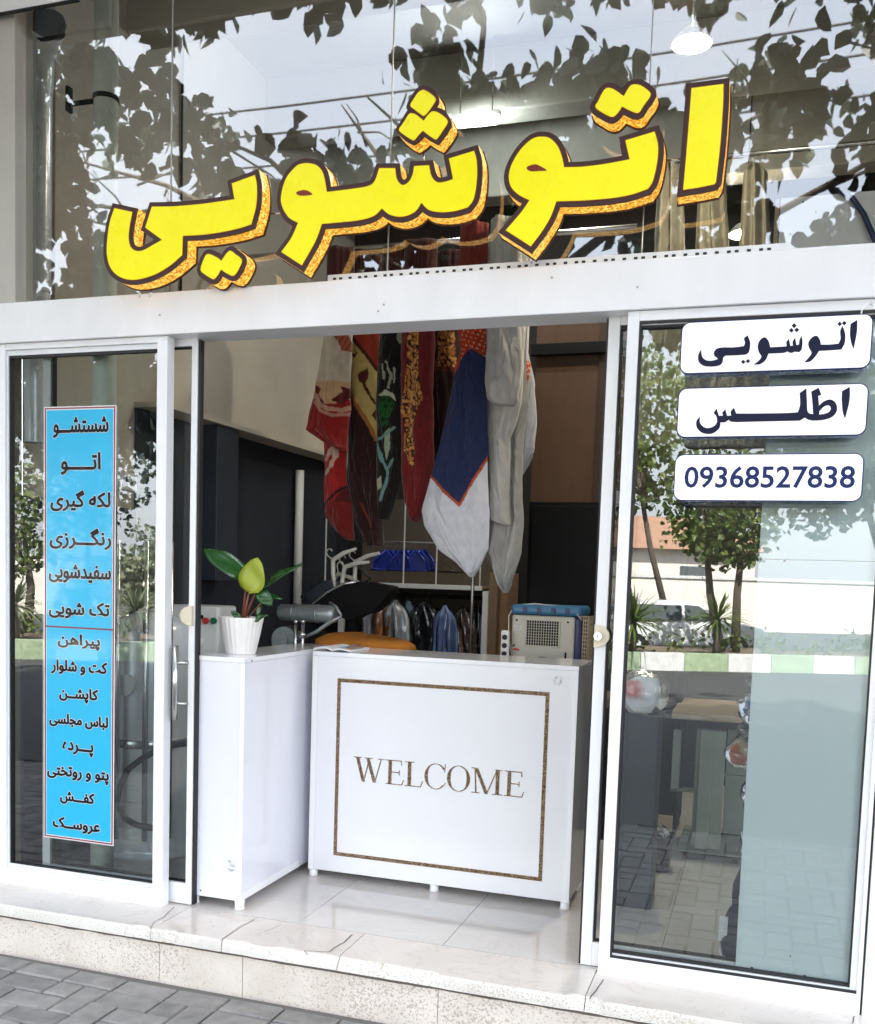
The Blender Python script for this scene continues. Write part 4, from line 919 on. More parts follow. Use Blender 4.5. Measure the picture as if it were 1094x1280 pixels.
# ------------------------------------------------------------------ blankets and quilts on the rail
def inpoly(p, poly):
    x, y = p; r = False; n = len(poly)
    for i in range(n):
        x0, y0 = poly[i]; x1, y1 = poly[(i + 1) % n]
        if (y0 > y) != (y1 > y) and x < (x1 - x0) * (y - y0) / (y1 - y0) + x0: r = not r
    return r
def near_path(p, path, w):
    for i in range(len(path) - 1):
        a, b = Vector(path[i]), Vector(path[i + 1]); q = Vector(p); d = b - a; t = max(0, min(1, (q - a).dot(d) / max(1e-6, d.length_squared)))
        if (a + d * t - q).length < w: return True
    return False
def cloth(name, label, cat, rows, Y, depth, colour, mat, folds=3, amp=.02, wr=.007, nu=110, nv=170, group=None, ztop=None, seed=0.0, parent=None, crease=0.0, topcol=None):
    mb = MB(); vs = []; cols = []; y0, y1 = rows[0][0], rows[-1][0]
    if name == 'blanket': rows = [(y_, l_ - 2.0, r_ + 2.0) for y_, l_, r_ in rows]
    def LR(y):
        for i in range(len(rows) - 1):
            a, b = rows[i], rows[i + 1]
            if a[0] <= y <= b[0]:
                t = (y - a[0]) / max(1e-6, b[0] - a[0]); t2 = t * t * (3 - 2 * t) * .15 + t * .85
                return a[1] + (b[1] - a[1]) * t2, a[2] + (b[2] - a[2]) * t2
        return rows[-1][1], rows[-1][2]
    top = 0
    if ztop is not None:
        top = 14
    for j in range(-top, nv + 1):
        v = max(j, 0) / nv; y = y0 + (y1 - y0) * v; l, r = LR(y)
        for k in range(nu):
            front = k < nu // 2; u = k / (nu // 2 - 1) if front else 1 - (k - nu // 2) / (nu // 2 - 1)
            px = l + (r - l) * u; p = PY(px, y, Y)
            s = math.sin(math.pi * min(max(u, .0), 1)) ** .6
            w = max(.0, min(1, (r - l) / 14.0))
            dep = depth * .5 * s * w
            rel = amp * w * s * math.sin(folds * math.pi * u + seed + 1.1 * math.sin(v * 5 + seed)) + wr * w * noise.noise(Vector((p.x * 9 + seed, p.z * 5, seed))) + wr * .45 * w * noise.noise(Vector((p.x * 30 + seed, p.z * 14, seed + 4)))
            if crease:
                fv = v * (y1 - y0) / 60.0
                q_ = noise.noise(Vector((u * 3.2 + .5 * math.sin(fv * 2.1 + seed), fv * .8, seed + 7.7)))
                rel += crease * w * s * (1 - min(1, abs(q_) * 5.0)) * .9
                q_ = noise.noise(Vector((u * 5.5 + fv * .9, fv * 1.6 - u * 2.0, seed + 2.2)))
                rel += crease * .5 * w * s * (1 - min(1, abs(q_) * 6.0))
            yy = (Y - dep + rel) if front else (Y + dep + rel)
            z = p.z
            if j < 0: z = p.z + (ztop - p.z) * (-j / top)
            vs.append((p.x + .25 * rel, yy, z)); cols.append(colour(px, y) if j >= 0 else (topcol or colour(px, y0)))
    n = nv + top
    fs = [(i * nu + k, (i + 1) * nu + k, (i + 1) * nu + (k + 1) % nu, i * nu + (k + 1) % nu) for i in range(n) for k in range(nu)]
    fs += [tuple(range(nu)), tuple(n * nu + k for k in reversed(range(nu)))]
    mb.v = vs; mb.f = fs; mb.m = [0] * len(fs); mb.sm = [True] * len(fs); mb.c = cols
    o = mb.build(name, mat, parent)
    if parent is None: tag(o, label, cat, group)
    return o
GB = 'blankets hanging on the high rail'
RZ = 2.80
RED, DRED, CREAM, TAN, BLK = (.30, .013, .011), (.10, .008, .008), (.66, .56, .43), (.66, .40, .22), (.010, .007, .007)
def b1(x, y):
    if y < 440 and near_path((x, y), [(424, 405), (430, 420), (436, 440)], 7): return (.45, .13, .06) if (int(x * .5 + y * .3) % 3) else (.30, .06, .03)
    if near_path((x, y), [(397, 495), (402, 506), (414, 513), (430, 514), (437, 510)], 2.6): return (.55, .30, .20)
    if near_path((x, y), [(396, 503), (404, 515), (420, 521), (436, 518)], 2.0): return (.50, .26, .18)
    if inpoly((x, y), [(396, 482), (404, 487), (400, 494), (412, 506), (405, 507), (396, 497)]) or inpoly((x, y), [(438, 486), (428, 484), (430, 491), (420, 503), (430, 506), (438, 497)]): return DRED
    if y > 507 or (y > 500 and abs(x - 414) > 12): return RED
    if y > 478: return TAN
    return CREAM
cloth('blanket', 'cream and red blanket with a scroll border, leftmost on the rail', 'blanket', [(411, 410, 439), (445, 404, 437), (484, 396, 434), (506, 391, 436), (525, 386, 434), (537, 383, 433), (550, 402, 433), (564, 429, 432)], 1.42, .10, b1, M['cloth'], 2.2, .012, .012, group=GB, ztop=RZ, seed=1, crease=.012, topcol=(.06, .010, .010))
def b1b(x, y):
    if near_path((x, y), [(409, 592), (418, 584), (424, 572), (424, 562)], 2.6) or near_path((x, y), [(411, 575), (417, 568), (421, 560)], 2.4): return (.60, .42, .34)
    if y > 612 and x + (y - 612) * .9 > 434: return (.20, .014, .012) if y > 628 else DRED
    if abs(y - 630 + (x - 407) * .75) < 2: return BLK
    if y > 630: return (.30, .014, .013)
    return (.42, .017, .014)
cloth('blanket', 'bright red blanket with white scrolls hanging lowest behind the cream one', 'blanket', [(540, 408, 432), (553, 408, 431), (600, 407, 431), (622, 407, 437), (646, 408, 440), (662, 420, 440), (675, 436, 440)], 1.5, .09, b1b, M['cloth'], 1.6, .012, .01, group=GB, ztop=RZ, seed=2, crease=.012, topcol=(.06, .010, .010))
def b3(x, y):
    if near_path((x, y), [(442, 492), (458, 520), (472, 550)], 2.2): return (.42, .16, .04)
    if near_path((x, y), [(447, 426), (460, 444), (474, 464)], 2.0): return (.09, .02, .012)
    if inpoly((x, y), [(453, 471), (463, 461), (464, 470), (461, 482), (455, 480)]) or near_path((x, y), [(459, 480), (463, 494), (471, 506)], 1.5) or inpoly((x, y), [(446, 446), (453, 443), (449, 452)]) or inpoly((x, y), [(467, 520), (473, 512), (473, 528)]): return (.10, .018, .012)
    if inpoly((x, y), [(446, 426), (475, 466), (474, 552), (441, 492)]): return (.62, .46, .15)
    if y < 464 and x > 446: return (.42, .05, .02)
    if x < 446 and y < 500: return BLK
    if near_path((x, y), [(455, 630), (464, 655), (470, 668)], 1.0): return (.20, .03, .012)
    return (.030, .008, .008)
cloth('blanket', 'yellow and red blanket with a maroon leaf pattern and black underside', 'blanket', [(405, 436, 475), (480, 437, 476), (560, 436, 476), (620, 437, 477), (655, 446, 478), (682, 462, 477)], 1.55, .11, b3, M['cloth'], 2.6, .012, .012, group=GB, ztop=RZ, seed=3, crease=.012, topcol=(.06, .010, .010))
def b4(x, y):
    if near_path((x, y), [(473, 556), (480, 575), (487, 590), (484, 608), (479, 625)], 2.1) or near_path((x, y), [(475, 550), (485, 545), (496, 536)], 1.6) or near_path((x, y), [(487, 588), (494, 575)], 1.4): return (.16, .32, .30)
    if inpoly((x, y), [(500, 405), (512, 405), (510, 440), (506, 472), (502, 470), (504, 440), (499, 425)]): return (.28, .36, .20) if int(y * .13) % 4 else BLK
    if inpoly((x, y), [(478, 496), (486, 489), (496, 495), (498, 503), (490, 497)]): return (.55, .58, .42)
    if inpoly((x, y), [(477, 500), (488, 496), (496, 506), (492, 522), (486, 536), (478, 534)]): return (.012, .10, .02) if noise.noise(Vector((x * .25, y * .25, 0))) > -.1 else (.004, .03, .008)
    if near_path((x, y), [(488, 455), (492, 470), (489, 487)], 1.2) or near_path((x, y), [(484, 458), (484, 476)], 1.0) or near_path((x, y), [(495, 462), (494, 480)], 1.0): return (.42, .43, .33)
    if inpoly((x, y), [(483, 543), (490, 536), (491, 560), (487, 577), (483, 562)]): return (.34, .42, .27)
    if inpoly((x, y), [(474, 600), (480, 596), (480, 610), (474, 614)]): return (.45, .48, .33)
    return BLK
cloth('blanket', 'black blanket printed with green leaves and a teal vine', 'blanket', [(403, 477, 513), (500, 473, 506), (548, 473, 505), (600, 473, 500), (632, 475, 492), (650, 478, 486)], 1.46, .10, b4, M['cloth'], 2, .010, .010, group=GB, ztop=RZ, seed=4, crease=.012, topcol=(.06, .010, .010))
LEO = [(515, 405), (527, 405), (526, 440), (527, 465), (534, 499), (527, 517), (520, 530), (521, 585), (514, 580), (506, 562), (507, 530), (502, 511), (510, 465)]
def leopard(x, y, s=.21):
    n = noise.cell(Vector((x * .9, y * .9, 0)));
    d = noise.noise(Vector((x * s, y * s * .8, 3.0)))
    return (.035, .010, .006) if abs(d) < .15 else ((.70, .34, .09) if d > 0 else (.55, .20, .05))
def b5(x, y):
    if inpoly((x, y), LEO): return leopard(x, y)
    return (.17, .012, .014)
cloth('blanket', 'maroon blanket with a leopard print band down its middle', 'blanket', [(400, 505, 542), (480, 503, 541), (540, 503, 540), (590, 504, 540), (625, 507, 537), (645, 514, 527), (652, 519, 522)], 1.40, .10, b5, M['cloth'], 2.4, .012, .012, group=GB, ztop=RZ, seed=5, crease=.012, topcol=(.06, .010, .010))
def b6(x, y):
    if 547 < x < 572 and y < 466: return leopard(x, y, .21) if not (x < 550 or y > 461) else (.10, .02, .012)
    return (.022, .006, .006)
cloth('blanket', 'dark brown blanket with a short leopard print panel at the top', 'blanket', [(398, 538, 577), (470, 536, 576), (560, 534, 572), (620, 537, 566), (660, 545, 556)], 1.58, .10, b6, M['cloth'], 2.0, .010, .01, group=GB, ztop=RZ, seed=6, crease=.012, topcol=(.06, .010, .010))
def q1(x, y):
    if y < 470 and not inpoly((x, y), [(590, 437), (612, 450), (612, 480), (560, 480), (569, 468)]):
        dx = (x * .20 + y * .07) % 1; dy = (y * .17 - x * .05) % 1
        return (.62, .50, .36) if (dx - .5) ** 2 + (dy - .5) ** 2 < .035 and x > 578 else (.52, .045, .012)
    if near_path((x, y), [(536, 594), (555, 611), (575, 632), (593, 603), (611, 571)], 1.6): return (.50, .09, .03)
    if inpoly((x, y), [(536, 594), (555, 611), (575, 632), (593, 603), (615, 564), (615, 400), (500, 400), (500, 560)]):
        return (.022, .032, .10)
    return (.72, .73, .80)
cloth('quilt', 'quilt with orange dotted top, navy middle and white pointed lower part', 'quilt', [(400, 572, 607), (440, 575, 608), (466, 568, 608), (506, 561, 609), (560, 549, 610), (596, 538, 610), (639, 527, 612), (657, 530, 612), (686, 548, 611), (705, 572, 602), (721, 587, 593)], 1.25, .09, q1, M['quilt'], 4.5, .008, .010, nu=190, nv=260, ztop=RZ, seed=7, crease=.012, topcol=(.20, .02, .012), group='quilts hanging on the high rail')
def q2(x, y):
    g = .50
    return (g, g * .985, g * .95)
cloth('quilt', 'plain grey quilt bundled in thick folds down to a ragged point', 'quilt', [(398, 607, 655), (470, 607, 658), (505, 609, 662), (545, 611, 655), (600, 611, 653), (650, 612, 655), (690, 606, 651), (715, 618, 645), (741, 630, 635)], 1.42, .12, q2, M['quilt'], 3.4, .028, .014, nu=120, nv=200, ztop=RZ, seed=8.3, crease=.016, group='quilts hanging on the high rail')
cloth('quilt', 'grey quilt bulge folded over at the top of the rail beside the navy quilt', 'quilt', [(398, 609, 650), (440, 607, 652), (480, 607, 650), (498, 609, 646), (506, 618, 640)], 1.22, .12, q2, M['quilt'], 2.2, .016, .02, nu=100, nv=110, ztop=RZ, seed=2.3, crease=.012, group='quilts hanging on the high rail')
cloth('quilt', 'plain grey quilt layer ending in a straight hem in front of the ragged point', 'quilt', [(470, 608, 654), (505, 608, 652), (530, 609, 646), (548, 610, 639), (600, 612, 637), (640, 613, 637), (650, 613, 638), (657, 632, 638)], 1.31, .08, q2, M['quilt'], 2.6, .012, .010, nu=90, nv=120, ztop=RZ, seed=5.3, crease=.010, group='quilts hanging on the high rail')
def q3(x, y):
    if 452 < y < 480 and x < 664: return (.55, .06, .015) if not (int(x * .5) + int(y * .35)) % 3 == 0 else (.6, .5, .36)
    return (.52, .52, .56)
cloth('quilt', 'narrow pale quilt edge with an orange dotted patch behind the grey one', 'quilt', [(440, 652, 660), (480, 650, 669), (530, 648, 671), (560, 648, 668), (580, 648, 660), (594, 649, 653)], 1.48, .10, q3, M['quilt'], 2, .010, .02, ztop=RZ, seed=9, crease=.02, group='quilts hanging on the high rail')
rl = thing('hanging_rail', 'high steel rail carrying the blankets and quilts with a shiny upright pole', 'clothes rail', (-1.5, 1.45, 0))
MB().tube([(-2.72, 1.45, RZ + .005), (-.6, 1.45, RZ + .005)], .014, 14).build('rail', M['steel'], rl)
a_ = PY(590, 760, 1.45); MB().tube([(a_.x, 1.45, 0), (a_.x, 1.45, RZ)], .0085, 14).build('upright_pole', M['steel'], rl)
MB().tube([(-.62, 1.45, 0), (-.62, 1.45, RZ)], .0125, 14).build('upright_pole', M['steel'], rl) if False else None

# ------------------------------------------------------------------ shelf and clothes at the back
SYB = 2.6
sh = thing('storage_rack', 'pale wooden rack with a shelf of hangers above a rod of clothes', 'rack', (-2.0, SYB + .2, 0))
sx0, sx1 = PY(418, 730, SYB).x, PY(603, 735, SYB).x; sz = PY(520, 731, SYB).z
MB().box(sx0, sx1, SYB, SYB + .45, sz - .02, sz).build('shelf_board', M['wood'], sh, bevel=.002)
MB().box(sx0, sx1, SYB - .012, SYB - .001, sz - .022, sz + .006).build('shelf_edge', M['alu2'], sh, bevel=.002)
MB().box(sx0, sx1, SYB + .44, SYB + .46, sz + .001, sz + .55).build('back_board', M['beigeboard'], sh)
MB().box(sx0, sx1, SYB + .46, SYB + .475, 0, sz - .021).build('back_board', M['beigeboard'], sh)
for px in (407, 505, 546, 601):
    u = PY(px, 690, SYB + .02).x; MB().box(u - .0035, u + .0035, SYB + .02, SYB + .027, sz + .001, 2.2).build('upright_tube', M['alu2'], sh)
u0, u1, u2 = PY(604, 770, SYB).x, PY(611, 770, SYB).x, PY(622, 770, SYB).x
MB().box(u0, u1, SYB - .03, SYB + .02, 0, sz - .023).build('post', M['alu2'], sh, bevel=.002)
MB().box(u1 + .001, u2, SYB - .02, SYB + .5, 0, sz + .09).build('side_panel', M['woodbrown'], sh, bevel=.002)
q = PY(480, 743, SYB + .1); MB().tube([(sx0 - .1, SYB + .1, q.z), (sx1, SYB + .1, q.z)], .013, 14).build('clothes_rod', M['black'], sh)
u = PY(427, 780, SYB).x; MB().box(u - .015, u + .012, SYB - .02, SYB + .02, 0, sz - .03).build('post', M['alu2'], sh)
GARM = [(424, 448, 768, (.07, .055, .05), 'dark brown jacket in plastic, leftmost on the low rod', .10), (452, 472, 764, (.26, .25, .27), 'grey jacket in plastic on the low rod beside the orange one', .085), (466, 494, 756, (.36, .13, .04), 'rust orange jacket in plastic on the low rod', .045), (478, 512, 756, (.50, .50, .64), 'lilac white shirt in plastic on the low rod', .03), (497, 526, 757, (.24, .36, .62), 'light blue shirt in plastic hanging right behind the lilac one', .09),
        (510, 557, 759, (.010, .010, .012), 'broad black jacket in shiny plastic beside the light blue shirt', .05), (541, 572, 763, (.14, .20, .38), 'medium blue jacket in plastic left of the steel pole', .02), (562, 597, 766, (.09, .055, .045), 'dark patterned garment in crinkled plastic behind the steel pole', .08), (586, 606, 764, (.012, .012, .014), 'black garment in plastic, last on the low rod beside the post', .12)]
for gi, (xa, xb, yt, col, lab, dy) in enumerate(GARM):
    Yg = SYB + .02 + dy; xm_ = (xa + xb) / 2
    t = thing('garment', lab, 'garment', tuple(PY(xm_, 800, Yg)), 'clothes in plastic on the low rod')
    hw_ = (xb - xa) / 2
    rows = [(yt - 6, xm_ - hw_ * .16, xm_ + hw_ * .16), (yt - 2, xm_ - hw_ * .28, xm_ + hw_ * .25), (yt + 3, xm_ - hw_ * .62, xm_ + hw_ * .55), (yt + 10, xm_ - hw_ * .88, xm_ + hw_ * .82), (yt + 20, xm_ - hw_ * .97, xm_ + hw_ * .95), (yt + 45, xm_ - hw_, xm_ + hw_), (850, xm_ - hw_, xm_ + hw_)]
    col = tuple(min(.8, v_ * 2.0) for v_ in col)
    def colf(x, y, col=col, gi=gi):
        if gi == 7: k = noise.noise(Vector((x * .35, y * .35, 1))); return (.30, .22, .18) if k > .15 else ((.12, .04, .03) if k < -.2 else col)
        return col
    cloth('cloth_body', '', '', rows, Yg, .05, colf, M['garment'], 3, .010, .010, nu=30, nv=36, parent=t, seed=gi * 1.7)
    rows2 = [(y - 2, l - 1.2, r + 1.2) for y, l, r in rows]
    cloth('plastic_cover', '', '', rows2, Yg, .075, lambda x, y: (.9, .9, .9), M['plasticfilm'], 5, .010, .012, nu=36, nv=44, parent=t, seed=gi * 2.9)
    A = PY(xm_, yt - 5, Yg); zr = q.z
    MB().tube([A, (A.x, Yg, zr - .01), (A.x + .012, Yg + .01, zr + .006), (A.x + .006, SYB + .1, zr + .0165), (A.x - .008, SYB + .11, zr + .008)], .0022, 6).build('hanger_hook', M['wire'], t)
for i in range(9):
    px = 482 + i * 6.2; A = PY(px, 688, SYB + .06 + .02 * (i % 3)); y_ = A.y; rr_ = rnd.uniform(-.03, .03)
    t = thing('coat_hanger', 'translucent blue plastic hanger in the bunch above the low clothes rod', 'hanger', tuple(A), 'blue hangers on the shelf rail')
    P = [Vector((A.x, y_, A.z)), Vector((A.x - .06, y_ + rr_, A.z - .06)), Vector((A.x - .085, y_ + rr_, A.z - .12)), Vector((A.x + .08, y_ - rr_, A.z - .12)), Vector((A.x + .058, y_ - rr_, A.z - .055)), Vector((A.x, y_, A.z))]
    MB().tube(P, .0085, 8).build('shoulder_frame', M['bluehanger'], t)
    MB().poly([(p.x, p.z) for p in (P[0], P[1], P[2], P[3], P[4])], y_ - .003, y_ + .003).build('web', M['bluehanger'], t)
    MB().tube([P[0], P[0] + Vector((0, 0, .022)), P[0] + Vector((.010, 0, .034)), P[0] + Vector((.018, 0, .026))], .002, 6).build('hook', M['steel'], t)
for i, (px, lb) in enumerate(((552, 'black wire hanger lying left in the dark tangle on the shelf'), (562, 'black wire hanger lying in the middle of the dark tangle on the shelf'), (573, 'black wire hanger lying nearest the shelf post'))):
    A = PY(px, 712, SYB + .05 + .04 * i); s_ = .05
    mb = MB().tube([A + Vector((0, 0, .05)), A + Vector((-.10, .02, -.012)), A + Vector((.11, -.01, -.018)), A + Vector((0, 0, .05)), A + Vector((.01, 0, .08)), A + Vector((.03, 0, .075))], .0035, 6)
    tag(mb.build('coat_hanger', M['wire']), lb, 'hanger', 'black hangers on the shelf')
hr = PY(520, 683, SYB + .08); MB().tube([(sx0, SYB + .09, hr.z + .025), (sx1, SYB + .09, hr.z + .025)], .006, 8).build('hanger_rail', M['steel'], sh)

# ------------------------------------------------------------------ partition, black cabinet, left wall fittings
pt = thing('partition', 'brown board partition standing at the back of the shop', 'partition', (-.9, 2.75, 0))
pa = PY(668, 500, 2.62).x
MB().box(pa, -.55, 2.62, 2.66, 0, 3.0).build('board', M['brown'], pt)
MB().box(-.93, -.55, 2.605, 2.6195, 0, 2.98).build('board', M['brown2'], pt)
zb_ = PY(700, 437, 2.59).z; MB().box(pa - .02, -.5, 2.56, 2.604, zb_ - .03, zb_ + .03).build('cross_rail', M['black'], pt)
MB().box(pa - .06, -.5, 2.55, 2.61, 2.98, 3.04).build('top_rail', M['brown2'], pt)
bc = thing('black_cabinet', 'tall matt black cabinet standing behind the air cooler', 'cabinet', (-.75, 1.95, 0))
a_ = PY(662, 627, 1.8); MB().box(a_.x, -.33, 1.8, 2.25, .03, a_.z).build('body', M['black'], bc, bevel=.004)
MB().box(a_.x + .02, -.35, 1.786, 1.799, .06, a_.z - .02).build('door', M['black'], bc, bevel=.003)
MB().box(a_.x + .03, -.36, 1.83, 2.22, 0, .029).build('plinth', M['black'], bc)
a_ = PY(652, 640, 2.3); MB().box(a_.x - .05, a_.x + .02, 2.3, 2.34, 0, a_.z - .05).build('side_post', M['woodbrown'], bc) if False else None
MB().box(-2.738, XL + .16, .0, .0, 0, 0) if False else None
MB().box(XL, XL + .018, .10, .829, .001, 1.505).build('dark_wall_cladding', M['wall_dark'], shop, bevel=.002)
MB().box(-2.719, -2.60, 1.32, 1.53, 1.19, 1.964).build('wall_duct', M['duct'], shop, bevel=.004)
so_ = thing('wall_socket', 'double wall socket high on the beige wall behind the left pane', 'socket', (-2.71, .72, 1.62))
MB().box(-2.739, -2.70, .68, .80, 1.585, 1.665).build('socket_plate', M['plastic'], so_, bevel=.004)
for y_ in (.712, .768): MB().tube([(-2.70, y_, 1.625), (-2.695, y_, 1.625)], .018, 16).build('socket', M['gasket'], so_)
a_, b_ = PX(375, 588, -2.68), PX(378, 740, -2.68)
vp = MB().tube([(-2.68, a_.y, 1.0), (-2.68, a_.y, a_.z)], .026, 16); tag(vp.build('wall_pipe', M['plastic']), 'white upright pipe with a square top on the dark left wall', 'pipe')
cb = MB().tube([PX(222, 5, -2.73), PX(229, 45, -2.73), PX(228, 110, -2.73), PX(226, 370, -2.73)], .006, 8); tag(cb.build('wall_cable', M['wire']), 'thin black cable running down the wall behind the transom', 'cable')
fd = thing('flue_duct', 'shiny silver flue duct with a round black mouth behind the transom', 'duct', (-2.66, .2, 1.7))
dx0 = PY(46, 220, .21).x; dm = PY(55, 30, .135); dt = PY(50, 75, .20)
MB().tube([(dx0, .21, 1.72), (dx0, .21, 2.05), (dx0, .21, 2.4), (dx0, .21, dt.z - .12), (dx0 + .002, .208, dt.z - .04), (dx0 + .012, .19, dt.z + .03), dm], [.045, .050, .054, .058, .064, .071, .078], 36, cap=False).build('duct_tube', M['galv'], fd)
n_ = Vector((.30, -.80, .42)).normalized()
MB().tube([dm + n_ * -.012, dm + n_ * .004], .0785, 36).build('duct_mouth', M['black'], fd)
for z in (2.30, 2.325): MB().tube([(dx0, .21, z), (dx0, .21, z + .012)], .0565, 28).build('duct_clamp', M['galv'], fd)
pp_ = thing('water_pipe', 'pale green upright pipe with a black clamp behind the transom', 'pipe', (-2.39, .16, 0))
MB().tube([(-2.40, .16, .0), (-2.40, .16, 3.93)], .044, 24).build('pipe_tube', M['pipe'], pp_)
zc2 = PY(122, 118, .12).z
MB().tube([(-2.40, .16, zc2 - .008), (-2.40, .16, zc2 + .008)], .048, 24).build('clamp', M['black'], pp_)
MB().box(-2.56, -2.44, .15, .165, zc2 - .007, zc2 + .005).box(-2.565, -2.555, .14, .17, zc2 - .03, zc2 + .06).build('clamp_arm', M['black'], pp_)
# steel boiler behind the left pane
bl = thing('steam_boiler', 'upright brushed steel steam boiler standing behind the left pane', 'boiler', (-2.50, .62, 0))
bc_ = (-2.50, .64, 0)
MB().lathe([(0, .001), (.205, .001), (.21, .02), (.205, .06), (.185, .065), (.185, .95), (.17, 1.0), (.06, 1.06), (0, 1.065)], bc_, 48).build('boiler_shell', M['galv'], bl, smooth=True)
for k, (dx, dy) in enumerate(((.10, -.20), (.14, -.17), (-.02, -.225), (.17, -.13))): MB().tube([(bc_[0] + dx, bc_[1] + dy, .10), (bc_[0] + dx, bc_[1] + dy, 1.35)], .012, 12).build('steam_tube', M['steel'], bl)
MB().tube([(bc_[0], bc_[1] - .19, .75), (bc_[0], bc_[1] - .205, .75)], .045, 24).build('pressure_gauge', M['plastic'], bl)
MB().lathe([(.188, .48), (.192, .485), (.192, .51), (.188, .515)], bc_, 48).build('band', M['steel'], bl)
hs = MB(); hs.tube([PY(x, y, .34) for x, y in ((196, 938), (178, 948), (160, 962), (149, 985), (147, 1005), (155, 1022), (170, 1031), (196, 1036))], .013, 12)
tag(hs.build('rubber_hose', M['gasket']), 'black rubber hose looping beside the steel boiler', 'hose')

# ------------------------------------------------------------------ right-hand window: blue-white board, bags, sewing table, bin
pn = thing('display_board', 'tall pale blue board screwed up behind the right pane', 'board', (.3, .1, .05))
bxl = PY(934, 950, .047).x
MB().box(bxl, .315, .047, .052, .076, PY(985, 700, .047).z).build('board', M['panelblue'], pn, bevel=.001)
MB().box(bxl + .001, .315, .0465, .0515, PY(985, 700, .047).z + .002, 2.01).build('board', M['panelblue'], pn, bevel=.001)
MB().box(-.003, 1.0, .104, .124, 2.06, 2.385).build('upper_board', M['edge'], pn, bevel=.001)
scw = MB()
for (px, py) in ((940, 1210), (1006, 1220), (955, 702), (981, 701), (988, 1195)):
    A = PY(px, py, .047); scw.tube([(A.x, .045, A.z), (A.x, .0469, A.z)], .0042 if py != 1195 else .002, 8)
for (px, py) in ((1004, 253), (1020, 265), (988, 293)):
    A = PY(px, py, .104); scw.tube([(A.x, .1015, A.z), (A.x, .1045, A.z)], .003, 8)
scw.build('screw', M['gasket'], pn)
MB().box(-.018, -.0055, .106, .124, 2.24, 2.385).build('batten', M['wood'], pn)
cv = MB().tube([PY(1050, 238, .095), PY(1066, 248, .09), PY(1080, 268, .085), PY(1092, 296, .08), PY(1098, 312, .08)], .008, 10); tag(cv.build('power_cable', M['navyplastic']), 'thick dark cable curving over the pale board behind the transom', 'cable')
tb = thing('sewing_table', 'pale topped work table on a grey green steel frame', 'table', (-.05, 1.7, 0))
zt = PY(840, 893, 1.46).z
MB().box(-.345, .9, 1.46, 2.05, zt - .018, zt + .015).build('tabletop', M['wood'], tb, bevel=.003)
MB().box(-.345, .9, 1.4585, 2.051, zt - .019, zt - .0185).build('top_underside', M['greygreen'], tb)
def fbox(name, pxa, pya, pxb, pyb, Y, d, m='greygreen'):
    a_, b_ = PY(pxa, pya, Y), PY(pxb, pyb, Y); MB().box(min(a_.x, b_.x), max(a_.x, b_.x), Y, Y + d, min(a_.z, b_.z), max(a_.z, b_.z)).build(name, M[m], tb, bevel=.003)
fbox('leg', 871, 912, 900, 1062, 1.52, .05); fbox('leg', 876, 912, 884, 1062, 1.50, .0195)
fbox('leg', 842, 912, 848, 990, 1.56, .03); fbox('shelf_bar', 838, 985, 876, 992, 1.56, .03); fbox('foot_bar', 846, 1062, 938, 1074, 1.49, .5); fbox('stretcher', 884, 966, 960, 975, 1.60, .03)
fbox('drawer_front', 850, 952, 872, 986, 1.7, .02, 'duct'); fbox('caster', 846, 1074, 853, 1080, 1.50, .03, 'black'); fbox('caster', 915, 1076, 922, 1084, 1.50, .03, 'black')
fbox('leg', 910, 912, 935, 1062, 1.9, .05)
bn = thing('waste_bin', 'glossy black bin with crumpled paper beside the work table', 'bin', (-.38, 1.32, 0))
a_, b_ = PZ(795, 1090, 0), PZ(839, 1090, 0)
bx, by, bw = (a_.x + b_.x) / 2, a_.y + .09, (b_.x - a_.x) / 2
vs = []
for (s_, z) in ((.86, 0), (.88, .004), (.98, .14), (1.03, .145), (1.03, .155), (.96, .155), (.86, .02)):
    for k in range(32):
        a = 6.2832 * k / 32; vs.append((bx + bw * s_ * math.copysign(abs(math.cos(a)) ** .35, math.cos(a)), by + bw * .9 * s_ * math.copysign(abs(math.sin(a)) ** .35, math.sin(a)), z))
MB().add(vs, [(i * 32 + k, i * 32 + (k + 1) % 32, (i + 1) * 32 + (k + 1) % 32, (i + 1) * 32 + k) for i in range(6) for k in range(32)], 0, True).build('bin_body', M['blackgloss'], bn)
cr_ = MB(); rows = []
for i in range(9):
    for k in range(20):
        a = 6.2832 * k / 20; ph = math.pi * i / 8; q_ = 1 + .25 * noise.noise(Vector((math.cos(a) * 2 * math.sin(ph), math.sin(a) * 2 * math.sin(ph), math.cos(ph) * 2)))
        rows.append((bx + bw * .75 * q_ * math.cos(a) * math.sin(ph), by + bw * .7 * q_ * math.sin(a) * math.sin(ph), .15 + .05 * q_ * math.cos(ph)))
cr_.add(rows, [(i * 20 + k, i * 20 + (k + 1) % 20, (i + 1) * 20 + (k + 1) % 20, (i + 1) * 20 + k) for i in range(8) for k in range(20)]); cr_.build('waste_paper', M['plasticfilm'], bn)
cdb = thing('cardboard_sheet', 'pale cardboard standing behind the black bin', 'cardboard', (-.33, 1.6, 0))
a_, b_ = PY(812, 1018, 1.55), PY(840, 1040, 1.55); MB().box(a_.x, b_.x, 1.55, 1.57, 0, a_.z).build('sheet', M['wood'], cdb)
